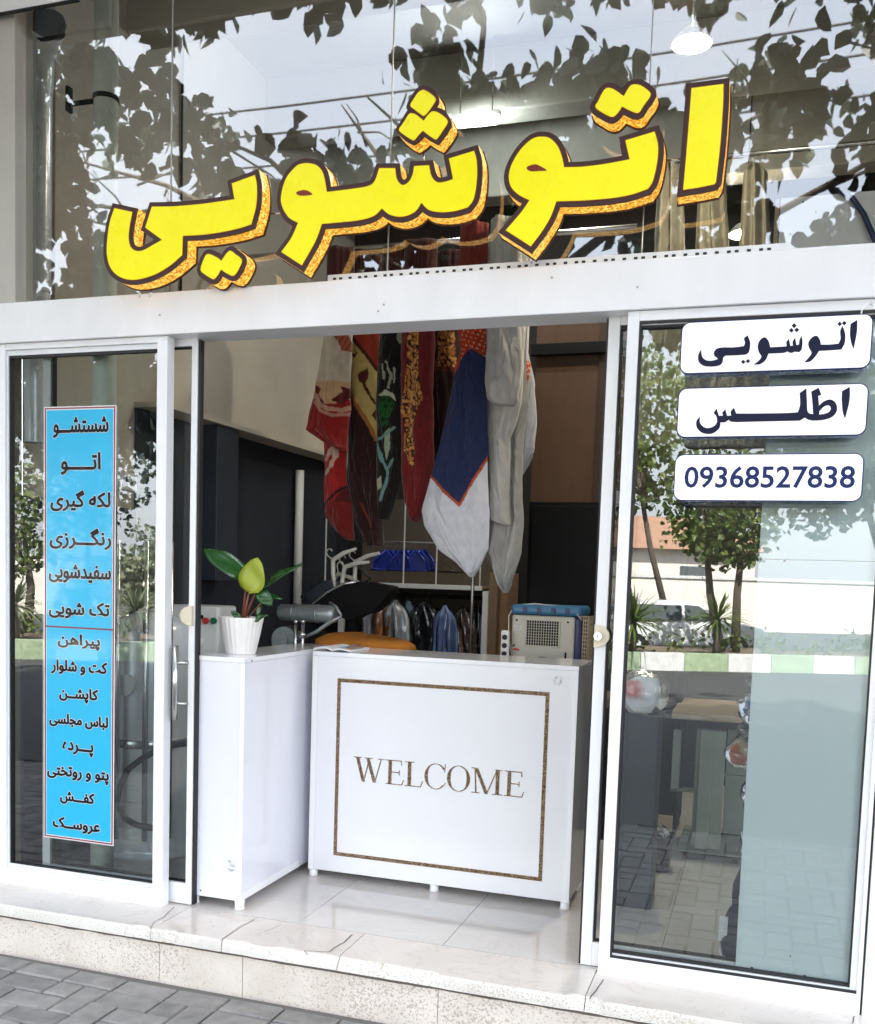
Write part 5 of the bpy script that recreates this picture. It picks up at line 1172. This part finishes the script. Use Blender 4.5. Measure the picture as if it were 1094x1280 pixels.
# plastic-wrapped bundles stacked on a narrow rack behind the board
rk = thing('bag_rack', 'narrow steel rack half hidden behind the pale board', 'rack', (.25, .4, 0))
levels = []
for (py) in (905, 958, 1012, 1066, 1200):
    z = PY(935, py, .32).z if py < 1200 else .03
    levels.append(z); MB().box(.035, .55, .18, .5, z - .012, z).build('rack_shelf', M['steel'], rk)
for (x_, y_) in ((.545, .185), (.545, .495), (.05, .495)): MB().box(x_ - .008, x_ + .008, y_ - .008, y_ + .008, 0, 1.2).build('rack_post', M['steel'], rk)
def blob(name, label, cat, c, r, col, film=True, seed=0.0, sq=(1, 1, 1), pattern=None):
    t = thing(name, label, cat, (c[0], c[1], c[2] - r * sq[2]), 'plastic bags on the narrow rack')
    def ball(rr, am, n=22, m=14):
        vs = []
        for i in range(m + 1):
            ph = math.pi * i / m
            for k in range(n):
                a = 6.2832 * k / n; d = Vector((math.cos(a) * math.sin(ph), math.sin(a) * math.sin(ph), math.cos(ph)))
                q_ = rr * (1 + am * noise.noise(d * 1.9 + Vector((seed, seed, 0))) + am * .5 * noise.noise(d * 5 + Vector((seed, 0, 1))))
                vs.append((c[0] + d.x * q_ * sq[0], c[1] + d.y * q_ * sq[1], c[2] + max(d.z, -.8) * q_ * sq[2]))
        return vs, [(i * n + k, i * n + (k + 1) % n, (i + 1) * n + (k + 1) % n, (i + 1) * n + k) for i in range(m) for k in range(n)]
    vs, fs = ball(r, .18); mb = MB(); mb.add(vs, fs, 0, True)
    mb.c = [(pattern(v) if pattern else col) for v in vs]; mb.build('contents', M['garment'], t)
    if film:
        vs, fs = ball(r * 1.10, .34, 26, 16); mb = MB(); mb.add(vs, fs, 0, True)
        mb.tube([(c[0], c[1], c[2] + r * .9 * sq[2]), (c[0] - .01, c[1] - .01, c[2] + r * 1.25 * sq[2]), (c[0] - .03, c[1] - .02, c[2] + r * 1.5 * sq[2])], [.02, .008, .022], 8)
        mb.build('plastic_wrap', M['plasticfilm'], t)
    return t
def pos(px, py, Y, r): p = PY(px, py, Y); return (p.x + r * .55, Y, p.z)
def pat(a, b, s):
    return lambda v: a if noise.noise(Vector(v) * s) > 0 else b
blob('plastic_bag', 'blue and green bundle in clear plastic at table top height', 'bag', (pos(935, 880, .30, .05)[0], .30, levels[0] + .052), .055, (.1, .2, .4), seed=1, pattern=pat((.04, .18, .42), (.35, .45, .5), 22), sq=(.9, 1, 1.15))
blob('plastic_bag', 'orange red bundle in clear plastic', 'bag', (pos(926, 930, .30, .05)[0], .30, levels[1] + .048), .060, (.5, .14, .06), seed=2, pattern=pat((.5, .12, .05), (.55, .42, .25), 16), sq=(1.0, 1, .95))
blob('plastic_bag', 'tan and cream bundle in clear plastic', 'bag', (pos(938, 985, .30, .05)[0], .30, levels[2] + .05), .055, (.5, .3, .14), seed=3, pattern=pat((.48, .28, .12), (.6, .52, .4), 20), sq=(.85, 1, 1.1))
blob('plastic_bag', 'white bundle in clear plastic', 'bag', (pos(936, 1045, .30, .05)[0], .30, levels[3] + .05), .055, (.6, .62, .6), seed=4, pattern=pat((.62, .64, .62), (.2, .3, .3), 14), sq=(.9, 1, 1.1))
# trainers standing on the floor tile
def shoe(label, px, py, zb, Yd, tilt):
    p = PY(px, py, Yd); t = thing('shoe', label, 'shoe', (p.x, Yd, zb), 'dark trainers at the foot of the board')
    def loft(pr, m, name):
        mb = MB(); n = 20; vs = []
        for (y, w, z0, z1) in pr:
            for k in range(n):
                a = 6.2832 * k / n; vs.append((p.x + .03 + w * math.cos(a), Yd + y, zb + (z0 + z1) / 2 + (z1 - z0) / 2 * math.copysign(abs(math.sin(a)) ** .7, math.sin(a)) + tilt * y))
        mb.add(vs, [(i * n + k, i * n + (k + 1) % n, (i + 1) * n + (k + 1) % n, (i + 1) * n + k) for i in range(len(pr) - 1) for k in range(n)] + [tuple(reversed(range(n))), tuple((len(pr) - 1) * n + k for k in range(n))], 0, True)
        mb.build(name, m, t)
    loft([(-.13, .02, .005, .05), (-.11, .042, .004, .065), (-.05, .05, .004, .08), (.02, .047, .004, .105), (.08, .042, .004, .13), (.13, .036, .004, .125), (.15, .02, .01, .10)], M['navy'], 'upper')
    loft([(-.14, .02, .0, .02), (-.115, .046, .0, .026), (-.05, .054, .0, .028), (.03, .05, .0, .026), (.12, .044, .0, .03), (.155, .022, .0, .028)], M['edge'], 'sole')
    mb = MB()
    for k in range(3): mb.box(p.x - .028, p.x + .0, Yd - .06 + .03 * k, Yd - .045 + .03 * k, zb + .05 + .012 * k, zb + .085 + .012 * k)
    mb.build('stripe', M['edge'], t)
    return t
shoe('dark trainer with white stripes standing at the foot of the pale board', 908, 1190, .0305, .30, 0)
hv = thing('handbag', 'dark purple bag with a white curved panel above the trainer', 'bag', (.08, .33, .18))
A = PY(925, 1120, .26); mb = MB()
sh_ = [(-.05, -.09), (-.055, .0), (-.03, .07), (.02, .10), (.08, .09), (.10, -.09)]
P = [(A.x + .03 + x_, A.z + z_) for x_, z_ in sh_]
mb.poly(P, .27, .40).build('bag_body', M['navy'], hv, bevel=.02)
Pi = [(A.x + .03 + x_ * .72 + .006, A.z + z_ * .72 - .004) for x_, z_ in sh_]; MB().poly(Pi, .262, .2695).build('panel', M['edge'], hv, bevel=.004)
# wrapped bundle hanging inside left of the work table
bd = thing('wrapped_laundry', 'white and red laundry bundle in a clear plastic bag', 'laundry bag', (-.42, .75, .72))
a_, b_ = PY(777, 838, .75), PY(832, 893, .75)
cx2, cz2, rx2, rz2 = (a_.x + b_.x) / 2, (a_.z + b_.z) / 2, (b_.x - a_.x) / 2, (a_.z - b_.z) / 2
vs = []; cs = []
for i in range(15):
    ph = math.pi * i / 14
    for k in range(26):
        a = 6.2832 * k / 26; d = Vector((math.cos(a) * math.sin(ph), math.sin(a) * math.sin(ph), math.cos(ph))); q_ = 1 + .14 * noise.noise(d * 2.2) + .08 * noise.noise(d * 6)
        d2 = Vector([math.copysign(abs(t_) ** .7, t_) for t_ in d]); vs.append((cx2 + rx2 * q_ * d2.x, .75 + .08 * d2.y * q_, cz2 + rz2 * q_ * d2.z)); cs.append((.45, .03, .03) if d.x < .05 and -.2 < d.z < .62 else (.62, .63, .66))
fs = [(i * 26 + k, i * 26 + (k + 1) % 26, (i + 1) * 26 + (k + 1) % 26, (i + 1) * 26 + k) for i in range(14) for k in range(26)]
mb = MB(); mb.add(vs, fs, 0, True); mb.c = cs; mb.build('laundry', M['garment'], bd)
mb = MB(); mb.add([((v[0] - cx2) * 1.08 + cx2, (v[1] - .75) * 1.1 + .75, (v[2] - cz2) * 1.08 + cz2) for v in vs], fs, 0, True); mb.build('plastic_wrap', M['plasticfilm'], bd)
std = thing('display_plinth', 'dark narrow plinth under the wrapped white and red laundry', 'plinth', (cx2, .78, 0))
MB().box(cx2 - .07, cx2 + .07, .70, .86, 0, cz2 - rz2 * 1.05).build('body', M['wall_dark'], std, bevel=.004)
MB().box(cx2 - .08, cx2 + .08, .69, .87, cz2 - rz2 * 1.05 + .0005, cz2 - rz2 * 1.0).build('top', M['duct'], std, bevel=.003)

# ------------------------------------------------------------------ seen through the transom: lamps, garments on a high rail
lm = thing('pendant_lamp', 'lit pendant lamp with a shallow white shade behind the transom', 'lamp', tuple(PY(865, 52, 1.5)))
A = PY(865, 52, 1.5)
MB().lathe([(.02, .05), (.05, .04), (.085, .0), (.09, -.012), (.084, -.010), (.046, .03), (.018, .04)], A, 32).build('lamp_shade', M['lampwhite'], lm, smooth=True)
MB().lathe([(0, -.012), (.04, -.006), (.055, .008), (.03, .026), (0, .034)], A, 24).build('bulb', M['bulb'], lm, smooth=True)
MB().tube([A + Vector((0, 0, .05)), (A.x, A.y, ZC)], .004, 8).build('lamp_cord', M['wire'], lm)
A2_ = PY(931, 291, 2.7); lm2 = thing('pendant_lamp', 'small lit pendant lamp hanging low among the pale gowns', 'lamp', tuple(A2_))
for ch in list(lm.children):
    if ch.name.startswith('lamp_cord'): continue
    d_ = ch.copy(); COL.objects.link(d_); d_.parent = lm2
MB().tube([A2_ + Vector((0, 0, .05)), (A2_.x, A2_.y, ZC)], .004, 8).build('lamp_cord', M['wire'], lm2)
tl = thing('tube_lamp', 'lit white fluorescent tube hanging below the ceiling beam', 'lamp', tuple(PY(595, 153, 1.9)))
A, B = PY(570, 156, 1.9), PY(620, 151, 1.9)
MB().tube([A, B], .017, 16).build('tube', M['tubelamp'], tl)
MB().box(A.x - .02, B.x + .02, 1.89, 1.93, A.z + .022, A.z + .05).build('fitting', M['lampwhite'], tl, bevel=.003)
rd_ = MB()
for px in (575, 615): q_ = PY(px, 153, 1.91); rd_.tube([(q_.x, 1.91, A.z + .0505), (q_.x, 1.91, ZC)], .004, 8)
rd_.build('suspension_rod', M['steel'], tl)
for i, (xa, xb, yt, lb) in enumerate(((816, 860, 205, 'pale long gown hanging left on the high rail behind the transom'), (868, 914, 200, 'pale long gown in the middle on the high rail behind the transom'), (922, 968, 208, 'pale long gown hanging right on the high rail behind the transom'))):
    xm_ = (xa + xb) / 2; hw_ = (xb - xa) / 2
    cloth('long_gown', lb, 'gown', [(yt, xm_ - hw_ * .35, xm_ + hw_ * .32), (yt + 9, xm_ - hw_ * .72, xm_ + hw_ * .66), (yt + 60, xm_ - hw_ * .8, xm_ + hw_ * .75), (yt + 150, xm_ - hw_, xm_ + hw_), (560, xm_ - hw_ * 1.3 - 30, xm_ + hw_ * 1.2 - 30)], 2.2, .14, lambda x, y: (.20, .185, .14), M['garment'], 5, .03, .02, group='gowns on the high rail', seed=i * 2.0)
MB().tube([(-.75, 2.2, PY(860, 200, 2.2).z), (1.6, 2.2, PY(860, 200, 2.2).z)], .012, 10).build('gown_rail', M['steel'], shop)

# ------------------------------------------------------------------ corner of an awning box top left with a leaf
aw = thing('awning_box', 'white awning strip whose lower edge shows at the top left corner', 'awning', (-2.3, -.45, 3.0))
a_ = PY(0, 14, -.06); zb_ = PY(28, 7, -.06).z
MB().box(a_.x - .8, PY(58, 0, -.06).x + .12, -.046, -.0315, zb_, zb_ + .16).build('box_shell', M['alu'], aw, bevel=.004)
MB().box(a_.x - .8, PY(58, 0, -.06).x + .12, -.0475, -.0305, zb_ - .004, zb_ - .0005).build('box_trim', M['gasket'], aw)
cp_ = PY(137, 48, 1.0); cq_ = PY(450, 5, 1.0)
MB().box(-12, 9, -.90, -.021, cp_.z, cp_.z + .14).build('canopy_slab', M['facade'], shop, bevel=.006)

# ------------------------------------------------------------------ the street in front, seen in the panes
def leaf_cluster(mb, c, n, size, spread, droop=.5, m=0):
    for _ in range(n):
        p = Vector(c) + Vector((rnd.gauss(0, spread), rnd.gauss(0, spread), rnd.gauss(0, spread * .8)))
        L = size * rnd.uniform(.7, 1.25); w = L * rnd.uniform(.36, .48)
        d = Vector((rnd.uniform(-1, 1), rnd.uniform(-1, 1), -droop + rnd.uniform(-.6, .5))).normalized(); s = d.cross(Vector((rnd.uniform(-1, 1), rnd.uniform(-1, 1), rnd.uniform(.0, 1)))).normalized(); nr = s.cross(d)
        s1, s2, s3, s4, s5, s6 = (rnd.uniform(.72, 1.22) for _ in range(6))
        vs = [p, p + d * L * .12 + s * w * .8 * s1 - nr * L * .05, p + d * L * .45 + s * w * .95 * s2 - nr * L * .09, p + d * L * .75 + s * w * .5 * s3 - nr * L * .05, p + d * L, p + d * L * .75 - s * w * .5 * s4 - nr * L * .05, p + d * L * .45 - s * w * .95 * s5 - nr * L * .09, p + d * L * .12 - s * w * .8 * s6 - nr * L * .05, p + d * L * .5]
        mb.add(vs, [(0, 1, 2, 8), (8, 2, 3, 4), (8, 4, 5, 6), (0, 8, 6, 7)], m)
def mirror_px(p):
    q_ = Vector((p[0], .1 - p[1], p[2])); v = ROT.transposed() @ (q_ - CAM)
    return (CX + F_PX * v.x / -v.z, CY - F_PX * v.y / -v.z) if v.z < 0 else None
def mir(px, py, D): p = PY(px, py, D); return Vector((p.x, .1 - p.y, p.z))
HOLES = [(180, 68, 42, 20), (250, 62, 50, 28), (295, 90, 42, 26), (345, 48, 28, 16), (425, 55, 45, 40), (432, 135, 32, 48), (470, 75, 22, 22), (520, 22, 60, 22), (640, 38, 70, 34), (600, 78, 26, 20), (700, 75, 26, 18), (790, 35, 50, 28), (905, 60, 28, 42), (1000, 18, 40, 18), (162, 242, 34, 26), (352, 205, 28, 14), (985, 222, 22, 26), (722, 285, 20, 28), (1062, 185, 24, 26), (822, 85, 22, 34), (250, 110, 20, 16), (330, 130, 16, 14)]
tree = thing('street_tree', 'broad leaved street tree overhanging the pavement, reflected in the transom', 'tree', (-2.6, -5.6, GZ))
trunk_top = Vector((-2.5, -5.3, 3.1))
mb = MB(); mb.tube([(-2.6, -5.6, GZ - .1), (-2.62, -5.58, .6), (-2.5, -5.5, 1.9), trunk_top], [.17, .13, .115, .10], 14)
branch_ends = []
for k in range(13):
    e = Vector((-7.2 + k * .72 + rnd.uniform(-.3, .3), rnd.uniform(-5.6, -2.7), rnd.uniform(4.0, 5.4))); mid = trunk_top.lerp(e, .5) + Vector((rnd.uniform(-.3, .3), rnd.uniform(-.2, .2), rnd.uniform(.1, .4)))
    mb.tube([trunk_top - Vector((0, 0, .2)), trunk_top.lerp(mid, .5) + Vector((0, 0, .12)), mid, mid.lerp(e, .5) + Vector((rnd.uniform(-.15, .15), 0, .05)), e], [.07, .05, .032, .02, .006], 7); branch_ends.append((mid, e))
    for _ in range(4):
        t_ = rnd.uniform(.2, .95); b0 = mid.lerp(e, t_); b1_ = b0 + Vector((rnd.uniform(-.6, .6), rnd.uniform(-.5, .5), rnd.uniform(-.45, .4))); mb.tube([b0, b0.lerp(b1_, .5) + Vector((0, 0, .06)), b1_], [.012, .008, .003], 5)
mb.build('trunk', M['bark'], tree)
cr = MB(); placed = 0; tries = 0
while placed < 560 and tries < 20000:
    tries += 1
    p = (rnd.uniform(-8.5, 2.2), rnd.uniform(-6.2, -2.5), 0); D = -p[1]
    p = (p[0], p[1], rnd.uniform(3.5, 6.3) if rnd.random() < .85 else rnd.uniform(3.2, 4.0))
    m_ = mirror_px(p)
    if m_ is None: continue
    bad = False
    for (hx, hy, ha, hb) in HOLES:
        if ((m_[0] - hx) / (ha + 20)) ** 2 + ((m_[1] - hy) / (hb + 20)) ** 2 < 1: bad = True; break
    if bad or m_[1] < -900: continue
    if m_[1] > 150 and rnd.random() < .25: continue
    leaf_cluster(cr, p, rnd.randint(24, 36), .145, .12, .9); placed += 1
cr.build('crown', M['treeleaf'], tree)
tree2 = thing('street_tree', 'second street tree whose low boughs darken the top of the left pane', 'tree', (-9.6, -7.2, GZ))
mb = MB(); mb.tube([(-9.6, -7.2, GZ - .1), (-9.5, -7.1, 1.4), (-9.0, -6.6, 2.6), (-8.0, -5.6, 3.3)], [.16, .13, .10, .05], 12); cr = MB()
for k in range(210):
    D = rnd.uniform(3.6, 6.2); p = mir(rnd.uniform(-30, 215), rnd.uniform(395, 548) - 14 * (D - 4), D)
    if rnd.random() < .09: continue
    leaf_cluster(cr, p, rnd.randint(8, 12), .15, .14, .8)
    if k % 9 == 0: mb.tube([(-8.0, -5.6, 3.3), Vector((-8.0, -5.6, 3.3)).lerp(p, .5) + Vector((0, 0, .15)), p], [.035, .02, .006], 6)
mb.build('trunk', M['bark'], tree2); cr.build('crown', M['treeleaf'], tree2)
# oblique kerb strip across the road with planting
K0, K1 = Vector((-16.0, -6.40, 0)), Vector((8.0, -18.6, 0)); kd = (K1 - K0).normalized(); kn_ = Vector((-kd.y, kd.x, 0)) * -1
kb_ = MB(); Lk = (K1 - K0).length; n_k = int(Lk / .78)
KZ = -.19
ph0 = .30
for k in range(n_k):
    s0 = k * .78 + ph0 + .006; s1 = (k + 1) * .78 + ph0 - .006
    A, B = K0 + kd * s0, K0 + kd * s1; f = kn_ * .16
    vs = [(A.x, A.y, KZ), (B.x, B.y, KZ), (B.x + f.x, B.y + f.y, KZ), (A.x + f.x, A.y + f.y, KZ), (A.x + f.x * .1, A.y + f.y * .1, .105), (B.x + f.x * .1, B.y + f.y * .1, .105), (B.x + f.x, B.y + f.y, .11), (A.x + f.x, A.y + f.y, .11)]
    kb_.add(vs, [(0, 1, 5, 4), (4, 5, 6, 7), (1, 2, 6, 5), (3, 7, 6, 2), (0, 4, 7, 3)], k % 2)
ko = kb_.build('kerb', [M['kwhite'], M['kgreen']]); ko['kind'] = 'structure'
bed = MB(); A, B = K0 + kn_ * .17, K1 + kn_ * .17; C_, D_ = K1 + kn_ * 2.6, K0 + kn_ * 2.6
bed.add([(A.x, A.y, .08), (B.x, B.y, .08), (C_.x, C_.y, .06), (D_.x, D_.y, .06)], [(0, 1, 2, 3)]); bo = bed.build('planting_bed', M['soilbed']); bo['kind'] = 'structure'
def ground_at(px, D, z=.07): p = mir(px, 780, D); return Vector((p.x, p.y, z))
def yucca(label, base, h, r, mat, nl=70):
    t = thing('yucca', label, 'plant', tuple(base), 'spiky plants along the far kerb')
    MB().tube([base, base + Vector((.02, 0, h * .5)), base + Vector((0, .02, h))], [.07, .06, .055], 10).build('trunk', M['bark'], t)
    mb = MB(); top_ = base + Vector((0, 0, h))
    for _ in range(nl):
        a = rnd.uniform(0, 6.283); el = rnd.uniform(-.5, 1.4); d = Vector((math.cos(a) * math.cos(el), math.sin(a) * math.cos(el), math.sin(el))); L = r * rnd.uniform(.75, 1.1); s = d.cross(Vector((0, 0, 1)) if abs(d.z) < .95 else Vector((1, 0, 0))).normalized() * .022
        p1 = top_ + d * L * .5; p2 = top_ + d * L - Vector((0, 0, L * .16)); u_ = Vector((0, 0, .012))
        mb.add([top_ - s * .6, top_ + s * .6, p1 - s, p1 + s, p1 + u_, p2], [(0, 4, 2), (0, 1, 4), (1, 3, 4), (2, 4, 5), (4, 3, 5)])
    mb.build('leaf_rosette', mat, t)
yucca('spiky yucca by the far kerb seen low at the left edge of the left pane', ground_at(22, 9.6), .55, .60, M['paleleaf'])
yucca('spiky yucca by the far kerb seen right of the blue banner', ground_at(172, 10.4), .50, .60, M['paleleaf'])
yucca('spiky yucca by the far kerb hidden behind the blue banner', ground_at(100, 10.0), .50, .55, M['paleleaf'])
yucca('dark stemmed spiky yucca reflected in front of the white car', ground_at(897, 14.6), .62, .66, M['sunleaf'], 80)
yucca('spiky yucca reflected at the left edge of the right pane', ground_at(792, 14.0), .55, .80, M['sunleaf'], 90)
gc = MB()
for k in range(330):
    q_ = K0 + kd * rnd.uniform(1, Lk - 1) + kn_ * rnd.uniform(.35, 2.3)
    if noise.noise(q_ * .8) < -.12: continue
    leaf_cluster(gc, (q_.x, q_.y, .10 + rnd.uniform(0, .22) * (1 + noise.noise(q_ * .5))), rnd.randint(8, 13), .085, .12, -.4)
go = gc.build('low_planting', M['sunleaf']); go['kind'] = 'stuff'; go['label'] = 'low leafy ground planting behind the painted kerb'
def bush_tree(name, label, base, crown, rad, nclus, size, mat, trunks=1, group=None):
    t = thing(name, label, 'tree', tuple(base), group)
    mb = MB(); c_ = Vector(crown)
    for k in range(trunks):
        off = Vector((.25 * (k - (trunks - 1) / 2), 0, 0)); mb.tube([base + off, base.lerp(c_, .4) + off * 2 + Vector((rnd.uniform(-.1, .1), 0, 0)), c_ + off * 3], [.09, .07, .03], 9)
        for _ in range(5): e = c_ + Vector((rnd.uniform(-1, 1) * rad[0], rnd.uniform(-1, 1) * rad[1], rnd.uniform(-.6, .6) * rad[2])) * .7; mb.tube([base.lerp(c_, .6) + off * 2, base.lerp(c_, .8).lerp(e, .5), e], [.04, .025, .008], 6)
    mb.build('trunk', M['bark'], t); cr = MB()
    for _ in range(nclus):
        while True:
            v = Vector((rnd.uniform(-1, 1), rnd.uniform(-1, 1), rnd.uniform(-1, 1)))
            if v.length < 1 and noise.noise(v * 2.2 + Vector(crown)) > -.25: break
        leaf_cluster(cr, c_ + Vector((v.x * rad[0], v.y * rad[1], v.z * rad[2])), rnd.randint(7, 11), size, size * 1.2, .5)
    cr.build('crown', mat, t); return t
g_ = ground_at(30, 11.2); cz_ = mir(32, 640, 11.2)
bush_tree('shrub', 'sunlit leafy shrub across the road seen at the left edge of the left pane', g_, (cz_.x - .4, cz_.y, cz_.z - .15), (1.1, .8, 1.0), 170, .10, M['sunleaf'], 2, 'sunlit shrubs across the road')
g_ = ground_at(175, 12.6); cz_ = mir(182, 690, 12.6)
bush_tree('shrub', 'sunlit pale shrub across the road seen right of the blue banner', g_, (cz_.x, cz_.y, cz_.z - .3), (.8, .7, .8), 120, .10, M['paleleaf'], 2, 'sunlit shrubs across the road')
g_ = ground_at(912, 15.6); cz_ = mir(905, 655, 15.6)
bush_tree('small_tree', 'small two stemmed tree reflected above the white car', g_, (cz_.x, cz_.y, cz_.z + .35), (1.0, .9, 1.1), 240, .13, M['sunleaf'], 2)
g_ = ground_at(840, 22); cz_ = mir(815, 580, 22)
bush_tree('tree', 'tall tree beyond the far road reflected at the left of the right pane', g_, (cz_.x - .6, cz_.y, cz_.z + 1.0), (2.0, 1.6, 2.4), 300, .18, M['sunleaf'], 1)
g_ = ground_at(1150, 16); cz_ = mir(1050, 520, 16)
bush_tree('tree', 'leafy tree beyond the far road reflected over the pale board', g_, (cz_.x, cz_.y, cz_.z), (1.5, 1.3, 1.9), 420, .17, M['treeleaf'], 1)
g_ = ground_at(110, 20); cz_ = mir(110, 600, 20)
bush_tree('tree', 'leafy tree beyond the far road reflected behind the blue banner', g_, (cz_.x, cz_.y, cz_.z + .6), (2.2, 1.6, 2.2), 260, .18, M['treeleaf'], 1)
# white hatchback parked across the road
def car(loc, rot):
    t = thing('parked_car', 'white hatchback parked across the road, reflected in the right pane', 'car', loc)
    Rz = Matrix.Rotation(rot, 3, 'Z'); T = lambda x, y, z: Vector(loc) + Rz @ Vector((x * .92, y * .92, z * .86))
    prof = [(-2.0, .35), (-2.05, .6), (-1.95, .82), (-1.5, .92), (-1.0, .95), (-.45, 1.36), (.1, 1.46), (.9, 1.45), (1.5, 1.30), (1.85, .95), (1.95, .85), (2.0, .5), (1.95, .32)]
    def body(w0, inset, pr):
        vs = []
        for (x, z) in pr: w = w0 - max(0, z - .9) * .32 - inset; vs += [T(x, -w, z), T(x, w, z)]
        n = len(pr); fs = [(2 * i, 2 * i + 1, 2 * ((i + 1) % n) + 1, 2 * ((i + 1) % n)) for i in range(n)]
        fs += [tuple(2 * i for i in range(n)), tuple(2 * i + 1 for i in reversed(range(n)))]
        return MB().add(vs, fs)
    body(.82, 0, prof).build('body', M['carwhite'], t, bevel=.05, seg=3)
    for sgn in (-1, 1):
        for (x0, x1, x2, x3) in ((-.85, -.38, -.02, -.02), (.06, .06, 1.3, 1.55)):
            P = [(x0 if x0 < 0 else x0, .98), (x1, 1.34), (x2, 1.36), (x3, .98)]
            vs = [T(x, sgn * (.835 - max(0, z - .9) * .32), z) for x, z in P]; MB().add(vs, [(0, 1, 2, 3) if sgn > 0 else (3, 2, 1, 0)]).build('side_window', M['carglass'], t)
        for x in (-1.25, 1.2):
            wh_ = MB().tube([T(x, sgn * .66, .30), T(x, sgn * .84, .30)], .30, 24).build('wheel', M['tyre'], t)
            MB().tube([T(x, sgn * .80, .30), T(x, sgn * .85, .30)], .18, 18).build('rim', M['galv'], wh_)
    MB().add([T(-1.0, -.66, .985), T(-1.0, .66, .985), T(-.50, .56, 1.35), T(-.50, -.56, 1.35)], [(0, 1, 2, 3)]).build('windscreen', M['carglass'], t)
    MB().add([T(1.58, -.58, 1.28), T(1.58, .58, 1.28), T(1.90, .66, .95), T(1.90, -.66, .95)], [(0, 1, 2, 3)]).build('rear_window', M['carglass'], t)
    for sgn in (-1, 1): MB().box(-2.07, -1.95, -.1, .1, .6, .72).build('headlight', M['carglass'], t) if False else MB().tube([T(-2.04, sgn * .58, .68), T(-1.9, sgn * .58, .70)], .09, 12).build('headlight', M['lampwhite'], t)
cp = mir(838, 800, 19); car((cp.x, cp.y, -.32), math.atan2(kd.y, kd.x) + R(180))
# low house and garden wall far across
fw = thing('garden_wall', 'long sunlit beige wall far across the road', 'wall', (-4, -30, -.4))
A, B = K0 + kn_ * 15 - kd * 8, K1 + kn_ * 15 + kd * 12
def slab(mb, A, B, th, z0, z1, m=0):
    f = kn_ * th; mb.add([(A.x, A.y, z0), (B.x, B.y, z0), (B.x + f.x, B.y + f.y, z0), (A.x + f.x, A.y + f.y, z0), (A.x, A.y, z1), (B.x, B.y, z1), (B.x + f.x, B.y + f.y, z1), (A.x + f.x, A.y + f.y, z1)], [(0, 1, 5, 4), (4, 5, 6, 7), (1, 2, 6, 5), (3, 7, 6, 2), (0, 4, 7, 3)], m)
mb = MB(); slab(mb, A, B, .3, -.6, 1.5); mb.build('wall', M['farwall'], fw)
mb = MB(); slab(mb, A - kn_ * .05, B - kn_ * .05, .4, 1.501, 1.6); mb.build('coping', M['kwhite'], fw)
fh = thing('house', 'low beige house with a clay gable roof far across the road', 'house', (0, -34, -.4))
hc = mir(800, 730, 34); u_ = kd * 4.5; v_ = kn_ * 5
mb = MB(); slab(mb, hc - u_, hc + u_, 6, -.6, 2.6); mb.build('wall', M['farwall'], fh)
P0_, P1_, P2_, P3_ = hc - u_ * 1.1 - kn_ * .4, hc + u_ * 1.1 - kn_ * .4, hc + u_ * 1.1 + kn_ * 6.4, hc - u_ * 1.1 + kn_ * 6.4; M0, M1 = (P0_ + P3_) / 2, (P1_ + P2_) / 2
mb = MB().add([(P0_.x, P0_.y, 2.6), (P1_.x, P1_.y, 2.6), (P2_.x, P2_.y, 2.6), (P3_.x, P3_.y, 2.6), (M0.x, M0.y, 4.0), (M1.x, M1.y, 4.0)], [(0, 1, 5, 4), (2, 3, 4, 5), (0, 4, 3), (1, 2, 5), (0, 3, 2, 1)]); mb.build('roof', M['roof'], fh)
for k in (-.5, .45):
    c0 = hc + u_ * k; mb = MB(); slab(mb, c0 - kd * .5 - kn_ * .03, c0 + kd * .5 - kn_ * .03, .06, .9, 2.0); mb.build('window', M['carglass'], fh)
for i, (dz, lb) in enumerate(((0, 'uppermost black power cable strung along the street'), (-.28, 'middle black power cable strung along the street'), (-.62, 'lowest black power cable strung along the street'))):
    A, B = Vector((-26, -9.5, 9.0 + dz)), Vector((14, -7.4, 7.6 + dz * 1.3))
    pts = [A.lerp(B, k / 24) - Vector((0, 0, 1.2 * math.sin(math.pi * k / 24))) for k in range(25)]
    tag(MB().tube(pts, .014, 6).build('power_cable', M['wire']), lb, 'cable', 'power cables over the street')
